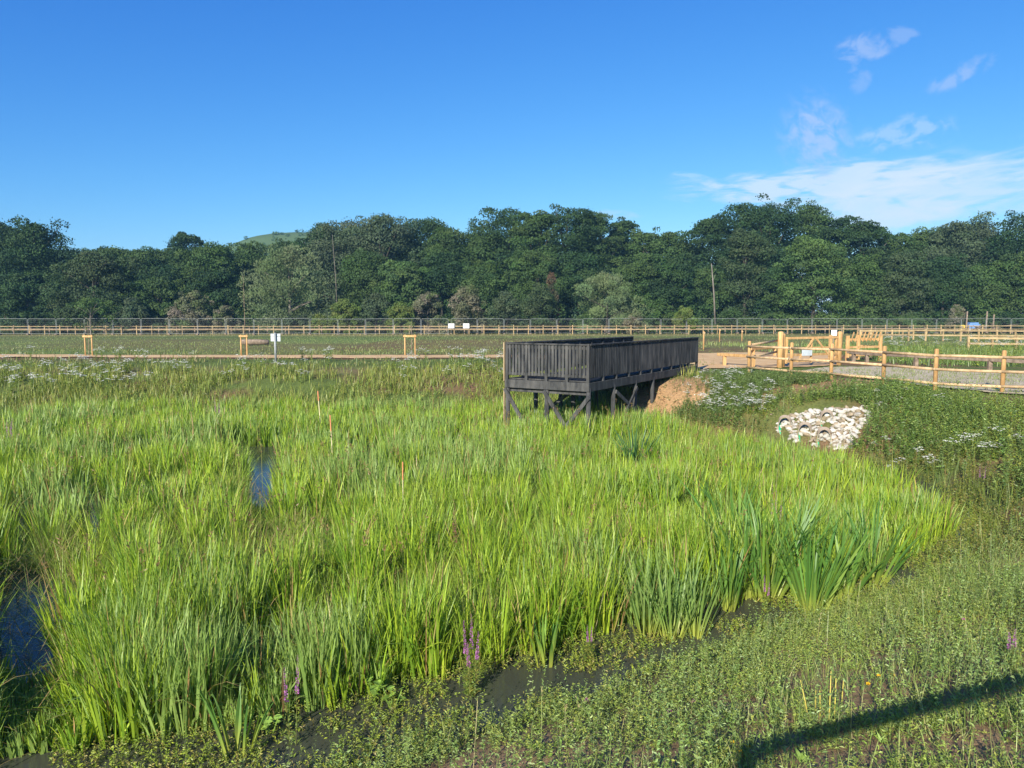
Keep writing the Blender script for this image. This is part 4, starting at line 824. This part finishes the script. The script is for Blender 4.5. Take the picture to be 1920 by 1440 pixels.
# works area by the wood at the right
wp = at_z(1803, 615, 1.5); wp[1] = 112; wp[0] = (1803 - 960) / F * 112
def wx(px, Y=102.5): return (px - 960) / F * Y
o = MB().box((0, 0, .6), (.62, .25, .85)); o.box((0, 0, .08), (.1, .1, .4)); o.box((0, -.13, .9), (.5, .02, .1)); tag(o.build('yellow_box', M['yellow_paint'], loc=(wx(1802), 102.5, 1.6), bevel=.03), 'yellow equipment box beside stacked brushwood at the wood edge', 'equipment box')
o = MB().box((0, 0, .55), (1.6, .9, .6)); o.box((0, 0, .95), (1.2, .7, .3)); o.box((-.6, 0, .15), (.2, .8, .3)); o.box((.6, 0, .15), (.2, .8, .3)); tag(o.build('blue_crate', M['blue_plastic'], loc=(wx(1826), 103.0, 1.9), bevel=.04), 'blue covered crate next to the yellow equipment box', 'crate')
for px, h, lab in ((1808, 3.0, 'tall pole left of the yellow equipment box'), (1845, 3.0, 'tall pole right of the blue crate'), (1858, 2.6, 'shorter tall pole at the right of the works area')):
    tag(MB().tube([(0, 0, -.2), (0, 0, h * .5), (.02, 0, h)], [.1, .1, .09], 10).build('pole', M['grey_wood'], loc=(wx(px), 102.3, 1.5), smooth=True), lab, 'pole', 'poles at the works area')
b = MB()
for i in range(70): 
    a = np.array((R.uniform(-3, 2.6), R.uniform(-.6, .6), R.uniform(.1, 1.1))); d = R.normal(size=3) * (1.0, .4, .25); b.tube([a, a + d], [.05, .02], 5)
tag(b.build('brushwood_pile', M['grey_wood'], loc=(wx(1840), 102, 1.5)), 'pile of cut branches by the poles at the wood edge', 'brushwood')

# ------------------------------------------------------------------ rocks and pipes
def rock_mesh(seed):
    r = np.random.default_rng(seed); import bmesh; bm = bmesh.new(); bmesh.ops.create_icosphere(bm, subdivisions=2, radius=1)
    planes = [(norm(r.normal(size=3)), r.uniform(.5, .85)) for _ in range(9)]
    for v_ in bm.verts:
        c = np.array(v_.co)
        for nn, dd in planes:
            e = c @ nn - dd
            if e > 0: c = c - nn * e * .9
        v_.co = c * (1.0, .8, .55) + r.normal(0, .02, 3)
    me = bpy.data.meshes.new('rock'); bm.to_mesh(me); bm.free(); me.materials.append(M['rock' if seed % 3 else 'tan_rock']); return me
RM = [rock_mesh(i) for i in range(9)]
poly = np.array([(1450, 803), (1472, 785), (1505, 774), (1560, 768), (1628, 764), (1636, 778), (1615, 800), (1598, 842), (1560, 846), (1520, 838), (1478, 826)], float)
pts = []; tries = 0
pipes_px = ((1545, 836, 16), (1508, 826, 14), (1550, 802, 13), (1470, 811, 12))
while len(pts) < 298 and tries < 60000:
    tries += 1; px, py = R.uniform(1445, 1640), R.uniform(762, 848)
    if not inside(poly, np.array([px]), np.array([py]))[0]: continue
    if any(abs(px - a) < r_ * .75 and -7 < py - b_ < 11 for a, b_, r_ in pipes_px): continue
    s_ = R.uniform(.5, 1.25) ** 1.3
    if any(((px - a) / 7.2) ** 2 + ((py - b_) / 4.4) ** 2 < (.48 * (s_ + t_)) ** 2 for a, b_, t_ in pts): continue
    pts.append((px, py, s_))
for px, py, s_ in pts:
    g = ground_px(px, py); o = bpy.data.objects.new('rock', RM[R.integers(0, 9)]); COL.objects.link(o); r_ = .10 * s_
    o.location = (g[0], g[1], max(g[2], 0) + r_ * .3); o.scale = (r_ * 1.15,) * 3; o.rotation_euler = (R.normal(0, .35), R.normal(0, .35), R.uniform(0, 6.28))
    tag(o, 'pale limestone rock packed around the drain pipes on the bank', 'rock', 'limestone rocks around the pipes')
for (px, py, r_), lab in zip(pipes_px, ('lowest green lined drain pipe opening at the water', 'green lined drain pipe opening left of the lowest pipe', 'uppermost green lined drain pipe opening high in the rocks', 'leftmost drain pipe half hidden by rocks and reeds')):
    g = ground_px(px, py + 6); r = empty('drain_pipe', (g[0], g[1], max(g[2], 0) - .02), 0, label=lab, cat='drain pipe', group='drain pipes in the rock apron')
    ra = .17 * (.75 + .25 * r_ / 16); d = norm(np.array((.30, .75, .40))); a = np.array((0, 0, ra * .85)) - d * .06
    sd_ = norm(np.cross(d, (0, 0, 1.))); up = np.cross(sd_, d); outer = MB(); inner = MB(); n = 20
    for mb, r0, r1, md in ((outer, ra * 1.09, ra, 0), (inner, ra * .995, ra * .985, 1)):
        vs = []; 
        for j in range(n + 1):
            q = 2 * math.pi * j / n; e = sd_ * math.cos(q) + up * math.sin(q); cut = (1 + math.sin(q)) * .5   # mitred end: crown reaches back up the slope
            st = a + d * (.5 * cut + (.004 if md else 0)); vs += [st + e * r0, st + e * r1, a + d * .62 + e * r0, a + d * .62 + e * r1]
        fs = []
        for j in range(n):
            o4, p4 = j * 4, j * 4 + 4; fs += [(o4, p4, p4 + 1, o4 + 1), (o4, o4 + 2, p4 + 2, p4), (o4 + 1, p4 + 1, p4 + 3, o4 + 3)]
        mb.add(vs, fs)
    outer.build('collar', M['pipe_tan'], r, smooth=False); inner.build('lining', M['pipe_green'], r, smooth=True)

# ------------------------------------------------------------------ trees
PAL = {'dark': [(.030, .064, .022), (.038, .074, .024), (.025, .054, .022)], 'mid': [(.052, .096, .028), (.062, .106, .030), (.044, .082, .027)],
       'bright': [(.070, .125, .036), (.085, .14, .04), (.06, .11, .036)], 'grey': [(.068, .10, .052), (.08, .112, .058), (.06, .09, .045)],
       'willow': [(.135, .185, .085), (.155, .20, .098), (.115, .165, .07)], 'brown': [(.05, .08, .034), (.06, .086, .038), (.044, .074, .03)],
       'pink': [(.15, .15, .095), (.12, .14, .075), (.19, .175, .125), (.10, .13, .055)], 'lime': [(.10, .145, .035), (.12, .155, .04)], 'red': [(.11, .075, .045), (.07, .075, .04)]}
def tree(name, px, topy, Y, wpx, pal, label, group, cat='tree', base=.08, flat=.65, nlobe=60, leaf=.32, nleaf=150, shape='round', gappy=0., bark='bark', bx=None, depth=None):
    x = (px - 960) / F * Y; z0 = 1.5; hgt = CZ + (597 - topy) / F * Y - z0; wid = wpx / F * Y
    r = empty(name, (x, Y, z0), 0, label=label, cat=cat, group=group); dpt = depth or wid * .8
    # lobe centres inside the crown envelope
    n = int(nlobe * 1.3); t = base + (1 - base) * R.random(n) ** .7; lobe_r = np.clip(R.uniform(.085, .205, n) * min(wid, hgt * .8), .35, 2.4)
    prof = {'round': lambda q: np.clip(1 - np.abs((q - .42) / .60) ** 2.8, .03, 1) ** .42, 'tall': lambda q: np.clip(1.15 - q, 0, 1) ** .6 * np.clip(q * 5, .45, 1), 'bush': lambda q: np.sqrt(np.clip(1 - q ** 2.2, .04, 1))}[shape]
    env = prof((t - base) / (1 - base)) * R.uniform(.74, 1.16, n); small = R.random(n) < .33; lobe_r = np.where(small, lobe_r * .55, lobe_r); t = np.where(small, np.minimum(t * R.uniform(1.0, 1.07, n), 1.03), t); a = R.uniform(0, 2 * np.pi, n); rr = np.where(small, R.uniform(.85, 1.08, n), np.sqrt(R.uniform(.08, 1, n)))
    ex = np.maximum(wid / 2 * env - lobe_r * .6, .05); ey = np.maximum(dpt / 2 * env - lobe_r * .6, .05)
    c = np.stack([np.cos(a) * rr * ex, np.sin(a) * rr * ey, t * hgt - lobe_r * flat * .9], 1)
    c[:, 2] = np.maximum(c[:, 2], lobe_r * flat * .5); c[:, 2] *= (hgt - (lobe_r * flat)[np.argmax(c[:, 2])]) / c[:, 2].max()
    i = np.repeat(np.arange(n), np.maximum(30, (nleaf * (lobe_r / lobe_r.mean()) ** 2)).astype(int)); k = len(i)
    d = rdir(k); d[:, 2] = np.where((d[:, 2] < -.25) & (R.random(k) < .6), -d[:, 2], d[:, 2]); rad = lobe_r[i] * (1 - .38 * R.random(k) ** 2) * np.where(R.random(k) < .12, R.uniform(1.05, 1.45, k), 1)
    p = c[i] + d * rad[:, None] * np.array((1, 1, flat)); nn = norm(d * (1, 1, 1.2) + R.normal(0, .34, (k, 3))); dd = norm(np.cross(nn, rdir(k)) + d * .3)
    if shape == 'tall' or pal == 'willow': dd = norm(dd + np.array((0, 0, .8 if pal == 'willow' else 0)))
    l = leaf * R.uniform(.6, 1.35, k); lc = mixc(PAL[pal], n, .16)[i] * (1 + (R.random((k, 1)) - .5) * .22)
    v_ = leaves(p, dd, nn, l, l * (.66 if pal != 'willow' else .32), lc, .1)
    if gappy:
        keep = R.random(k) > gappy; v4 = v_[0].reshape(-1, 4, 3)[keep].reshape(-1, 3); v_ = (v4, np.arange(len(v4)).reshape(-1, 4), v_[2].reshape(-1, 4, 3)[keep].reshape(-1, 3))
    npmesh('crown', *v_[:2], M['tree'], v_[2], parent=r)
    b = MB(); tr = max(.05, hgt * .02); kx = R.normal(0, .15, 2)
    b.tube([(0, 0, -.3), (0, 0, .15), (kx[0], kx[1], hgt * .35), (kx[0] * 1.4, kx[1], hgt * .58), (kx[0], 0, hgt * .78)], [tr * 1.5, tr * 1.1, tr * .85, tr * .45, tr * .12], 9)
    for q in R.choice(n, min(9, n), replace=False):
        z_ = min(c[q][2] * .65, hgt * .6); s_ = np.array((kx[0] * z_ / hgt * 2, 0, z_)); b.tube([s_, (s_ + c[q]) / 2 + (0, 0, .15), c[q]], [tr * .5, tr * .3, tr * .1], 6)
    b.build('trunk', M[bark], r, smooth=True); return r
GB_ = 'trees at the back of the wood'; GM = 'trees in the middle of the wood'; GF = 'shrubs along the wood edge'
back = [(15, 415, 118, 140, 'dark', 'large dark tree cut by the left picture edge'), (78, 409, 115, 112, 'dark', 'tall dark round topped tree second from the left edge'),
 (215, 462, 126, 120, 'mid', 'mid height tree behind the brownish oak'), (285, 466, 126, 110, 'mid', 'low crowned tree left of the small round head'), (357, 437, 138, 62, 'dark', 'tree with a small round head poking above the skyline'),
 (345, 468, 124, 100, 'dark', 'dark tree below the small round head'), (412, 458, 120, 110, 'mid', 'tree standing behind the left side of the pale willow'), (478, 458, 128, 80, 'mid', 'tree below the top of the distant hill'), (548, 450, 126, 80, 'dark', 'dark tree right of the distant hill above the willow'),
 (612, 419, 132, 90, 'dark', 'dark tree with a pale leaning trunk in front'), (655, 410, 128, 110, 'grey', 'greyish tree at the left of the flat topped group'), (722, 413, 124, 120, 'grey', 'soft greyish tree in the middle of the flat topped group'), (795, 411, 130, 110, 'dark', 'dark tree at the right of the flat topped group'),
 (840, 430, 124, 70, 'mid', 'shoulder tree sloping to the notch in the skyline'), (868, 458, 132, 60, 'dark', 'low tree standing in the skyline notch'), (905, 418, 126, 80, 'mid', 'tree on the right side of the skyline notch'), (948, 393, 128, 110, 'dark', 'tall tree at the left of the central high group'),
 (1005, 402, 124, 90, 'mid', 'tree in the middle of the central high group'), (1062, 388, 126, 120, 'dark', 'tallest tree of the central high group'), (1115, 405, 130, 80, 'mid', 'tree at the right of the central high group'), (1165, 412, 134, 66, 'dark', 'cone topped tree right of the central group'),
 (1205, 432, 132, 70, 'mid', 'lower tree past the cone topped tree'), (1250, 429, 132, 84, 'mid', 'loose pale crowned tree left of the deep sky gap'), (1290, 452, 134, 60, 'mid', 'low tree at the bottom of the deep sky gap'), (1330, 410, 128, 80, 'dark', 'tree rising at the left of the right high group'),
 (1380, 386, 126, 110, 'dark', 'broad dark tree left of the highest crown'), (1437, 370, 124, 110, 'dark', 'highest tree of the whole wood'), (1508, 381, 130, 80, 'mid', 'open crowned tree with sky showing, right of the highest tree'), (1560, 408, 128, 84, 'dark', 'dark tree before the white cloud'),
 (1612, 412, 126, 80, 'dark', 'flat armed dark tree before the white cloud'), (1668, 440, 130, 84, 'mid', 'lower tree under the right white cloud'), (1725, 432, 130, 84, 'mid', 'twiggy topped tree right of the lower tree'), (1770, 424, 126, 80, 'grey', 'grey green tree left of the palest tall tree'),
 (1822, 404, 122, 110, 'grey', 'palest tall grey green tree near the right edge'), (1900, 399, 118, 110, 'dark', 'dark gappy tree cut by the right picture edge')]
for px, ty, Y, w, pl, lab in back:
    tree('broadleaf_tree', px, ty, Y, w * 1.38, pl, lab, GB_, nlobe=74, nleaf=260, leaf=.31, gappy=.35 if 'gap' in lab and 'gappy' in lab or 'open' in lab else 0, flat=R.choice([.45, .6, .75]), base=.12)
mid = [(185, 470, 105, 180, 'brown', 'wide brownish oak leaning over the left fence', 1), (60, 510, 108, 130, 'dark', 'dark lower tree under the left edge trees', 0), (300, 520, 107, 120, 'mid', 'mid green tree left of the pinkish hawthorn', 0), (410, 505, 109, 110, 'dark', 'dark tree between hawthorn and pale willow', 0),
 (690, 470, 112, 120, 'mid', 'mid green tree right of the pale willow', 0), (755, 490, 110, 120, 'bright', 'green tree with layered boughs in front of the flat topped group', 0), (830, 475, 113, 110, 'dark', 'dark tree under the skyline notch', 0), (905, 490, 111, 100, 'mid', 'tree behind the tall pinkish shrubs', 0),
 (1000, 472, 110, 110, 'mid', 'layered tree below the central high group', 0), (1085, 480, 112, 110, 'dark', 'dark tree behind the rounded right willow', 0), (1190, 490, 112, 100, 'mid', 'tree at the back right of the rounded willow', 0), (1260, 490, 111, 100, 'dark', 'dark tree left of the bare trunk', 0),
 (1395, 430, 112, 120, 'brown', 'brownish tree behind the bare trunk', 0), (1520, 446, 106, 165, 'bright', 'broad bright green layered tree in the right wood', 0), (1455, 500, 110, 90, 'dark', 'dark tree left of the broad bright green tree', 0), (1620, 480, 111, 110, 'mid', 'tree right of the broad bright green tree', 0),
 (1690, 475, 109, 110, 'brown', 'brownish green tree in the right wood', 0), (1765, 480, 110, 110, 'dark', 'dark tree behind the works area', 0), (1835, 500, 108, 100, 'mid', 'tree above the yellow equipment box', 0), (1905, 480, 107, 110, 'mid', 'mid green tree low at the right picture edge', 0), (1330, 500, 113, 90, 'mid', 'shaded tree directly behind the bare trunk', 0), (120, 520, 109, 100, 'dark', 'dark tree filling behind the wide brownish oak', 0)]
for px, ty, Y, w, pl, lab, g_ in mid:
    tree('broadleaf_tree', px, ty, Y, w, pl, lab, GM, nlobe=74, nleaf=260, leaf=.28, flat=.5 if pl == 'bright' else .7, base=.03)
tree('willow_tree', 545, 466, 103, 178, 'willow', 'broad pale grey green willow at the wood edge', 'willows at the wood edge', nlobe=80, nleaf=170, leaf=.34, flat=.95, base=.03, shape='round', bark='pale_bark')
tree('willow_tree', 1137, 515, 103, 170, 'willow', 'low rounded willow right of the pink shrubs', 'willows at the wood edge', nlobe=60, nleaf=170, leaf=.3, flat=.85, base=.03, shape='bush')
tree('small_tree', 172, 560, 92.0, 92, 'bright', 'small light green tree leaning beside the left fence', None, nlobe=30, nleaf=60, leaf=.2, base=.3, flat=.6, bark='pale_bark', gappy=.2)
for px, ty, Y, w, pl, lab in [(365, 546, 101, 96, 'pink', 'pinkish grey hawthorn left of the pale willow'), (425, 575, 100, 70, 'pink', 'low pinkish shrub at the foot of the pale willow'), (250, 560, 103, 100, 'grey', 'dark grey shrub right of the small light green tree'), (645, 562, 100, 80, 'lime', 'yellow green shrub right of the pale willow'), (705, 552, 101, 84, 'grey', 'olive shrub between yellow green shrub and pink shrub'),
  (752, 566, 100, 64, 'lime', 'lime tinted shrub among the olive shrubs'), (802, 548, 101, 84, 'pink', 'pinkish grey shrub behind the white notices'), (878, 534, 100, 110, 'pink', 'tall pale flowering shrub right of the white notices'), (950, 548, 101, 90, 'grey', 'olive grey shrub left of the dark brown shrub'), (1012, 532, 101, 90, 'brown', 'dark brown shrub beside the rounded willow'), (1032, 513, 103, 34, 'red', 'rusty red twiggy shrub top above the brown shrub'),
  (1188, 590, 99, 60, 'pink', 'low greyish shrub at the foot of the rounded willow'), (1282, 575, 100, 56, 'lime', 'bright yellow green shrub behind the platform end'), (1235, 560, 103, 70, 'mid', 'dark green shrub left of the bright yellow green shrub'), (1370, 580, 105, 90, 'mid', 'dark shrub at the foot of the bare trunk'), (1455, 585, 107, 90, 'mid', 'shrub at the wood edge left of the gate'),
  (1600, 592, 106, 120, 'mid', 'low spreading scrub behind the gate'), (1700, 594, 105, 110, 'bright', 'low green scrub behind the meadow fence'), (1790, 572, 104, 40, 'pink', 'bare twiggy shrub behind the yellow equipment box'), (60, 585, 104, 120, 'dark', 'dark scrub at the foot of the left edge trees'), (560, 590, 99, 80, 'grey', 'low scrub under the pale willow'), (1890, 585, 105, 90, 'dark', 'dark scrub at the right picture edge'), (600, 590, 99, 50, 'lime', 'small lime shrub at the foot of the pale willow')]:
    tree('shrub', px, ty, Y, w, pl, lab, GF, 'shrub', nlobe=40, nleaf=200, leaf=.22, base=.0, flat=.8, shape='bush', gappy=.6 if pl == 'red' or 'bare' in lab else 0)
# bare trunks
def trunk(px0, py0, px1, py1, Y, r0, mat, lab, name='bare_trunk'):
    a, b_ = at_d(px0, py0, Y), at_d(px1, py1, Y); o = MB().tube([(0, 0, 0), (b_ - a) * .5 + (.08, 0, 0), b_ - a], [r0, r0 * .8, r0 * .45], 9); o.tube([(b_ - a) * .7, (b_ - a) * .8 + (.5, .2, .3)], [r0 * .3, r0 * .1], 6)
    tag(o.build(name, M[mat], loc=a, smooth=True), lab, 'tree trunk')
trunk(1341, 608, 1334, 494, 104, .13, 'pale_bark', 'bare broken tree trunk standing at the wood edge'); trunk(633, 597, 623, 440, 101.5, .05, 'pale_bark', 'thin pale leaning trunk above the willow')
# far wood behind everything and undergrowth
def mass(name, x0, x1, yfn, hfn, n, leaf, pal, label, lob=3.0):
    x = R.uniform(x0, x1, n); y = yfn(x) + R.uniform(-4, 4, n); z = 1.5 + hfn(x) * R.random(n) ** .7; k = 46; i = np.repeat(np.arange(n), k); d = rdir(n * k)
    p = np.stack([x, y, z], 1)[i] + d * lob * R.uniform(.6, 1.1, (n * k, 1)); p[:, 2] = np.maximum(p[:, 2], 1.4); nn = norm(d + R.normal(0, .5, (n * k, 3)))
    v_ = leaves(p, norm(np.cross(nn, rdir(n * k))), nn, leaf * R.uniform(.6, 1.3, n * k), leaf * .6 * np.ones(n * k), mixc(PAL[pal], n, .15)[i])
    tag(npmesh(name, *v_[:2], M['tree'], v_[2]), label, 'wood', kind='stuff')
sky_px = np.array([-200, 0, 125, 200, 350, 450, 545, 640, 800, 868, 940, 1060, 1200, 1290, 1340, 1440, 1560, 1668, 1800, 1920, 2100]); sky_py = np.array([430, 430, 485, 475, 475, 480, 470, 430, 430, 470, 415, 405, 448, 465, 430, 395, 425, 455, 425, 420, 420])
mass('wood_mass', -125, 125, lambda x: 146 + 0 * x, lambda x: (597 - np.interp(x / 146 * F + 960, sky_px, sky_py)) / F * 146 - 1.5, 1500, .7, 'dark', 'shadowy depth of the wood behind the front trees', 1.9)
mass('undergrowth', -90, 125, lambda x: np.maximum(fence_line(x) + 9, 107) + 0 * x, lambda x: 2.2 + 0 * x, 1100, .3, 'mid', 'dark undergrowth along the foot of the wood', .8)
x0 = -1.0
def ridge(x): return np.interp(x / 260 * F + 960, [-100, 130, 200, 300, 400, 460, 560, 700], [470, 462, 464, 461, 463, 458, 450, 440])
mass('distant_wood', -180, -40, lambda x: 260 + 0 * x, lambda x: (597 - ridge(x)) / F * 260 - 1.5, 900, .9, 'mid', 'distant wooded ridge below the green hill', 2.4)

n = 170; hx_ = R.uniform(-300, -90, n); hy_ = R.uniform(360, 419, n); t_ = (hy_ - 290) / 130; hz_ = np.interp(hx_ / hy_ * D, hx, top) * t_ ** .8 - 2
i = np.repeat(np.arange(n), 40); d = rdir(n * 40); rr_ = R.uniform(.5, 1.4, n)[i]; p = np.stack([hx_, hy_, hz_], 1)[i] + d * rr_[:, None]
v_ = leaves(p, rdir(n * 40), d, np.full(n * 40, .8), np.full(n * 40, .55), mixc(PAL['mid'], n * 40, .15)); tag(npmesh('hill_scrub', *v_[:2], M['tree'], v_[2]), 'dark scrub dotted over the distant green hill', 'scrub', kind='stuff')

# fence beside the photographer, out of frame, whose rail shades the near bank
nf = empty('bank_fence', (0, 0, 0), 0, label='timber rail fence beside the viewer casting a shadow across the bank', cat='fence')
pa, pb = np.array((-.55, .22)), np.array((2.2, 1.33)); dd_ = (pb - pa) / np.linalg.norm(pb - pa)
for s_ in (.25, 4.0):
    q = pa + dd_ * s_; MB().tube([(q[0], q[1], h1(*q) - .3), (q[0], q[1], 2.97)], .07, 12).build('post', M['new_wood'], nf, smooth=True)
MB().beam((*(pa + dd_ * .22), 2.95), (*(pa + dd_ * 4.2), 2.97), .05, .10).build('rail', M['rail_wood'], nf, bevel=.01)


# the blue summer air between the viewer and the wood: one even volume round everything
hb = MB().box((0, 400, 29), (5600, 5800, 66)).build('haze', [])
hm, hnt, hout = newmat('haze air'); pv = hnt.nodes.new('ShaderNodeVolumePrincipled'); pv.inputs['Color'].default_value = (.28, .66, 1, 1); pv.inputs['Density'].default_value = .0003; pv.inputs['Anisotropy'].default_value = 0
hnt.links.new(pv.outputs[0], hout.inputs['Volume']); hb.data.materials.append(hm); tag(hb, kind='stuff')
S.cycles.volume_bounces = 0
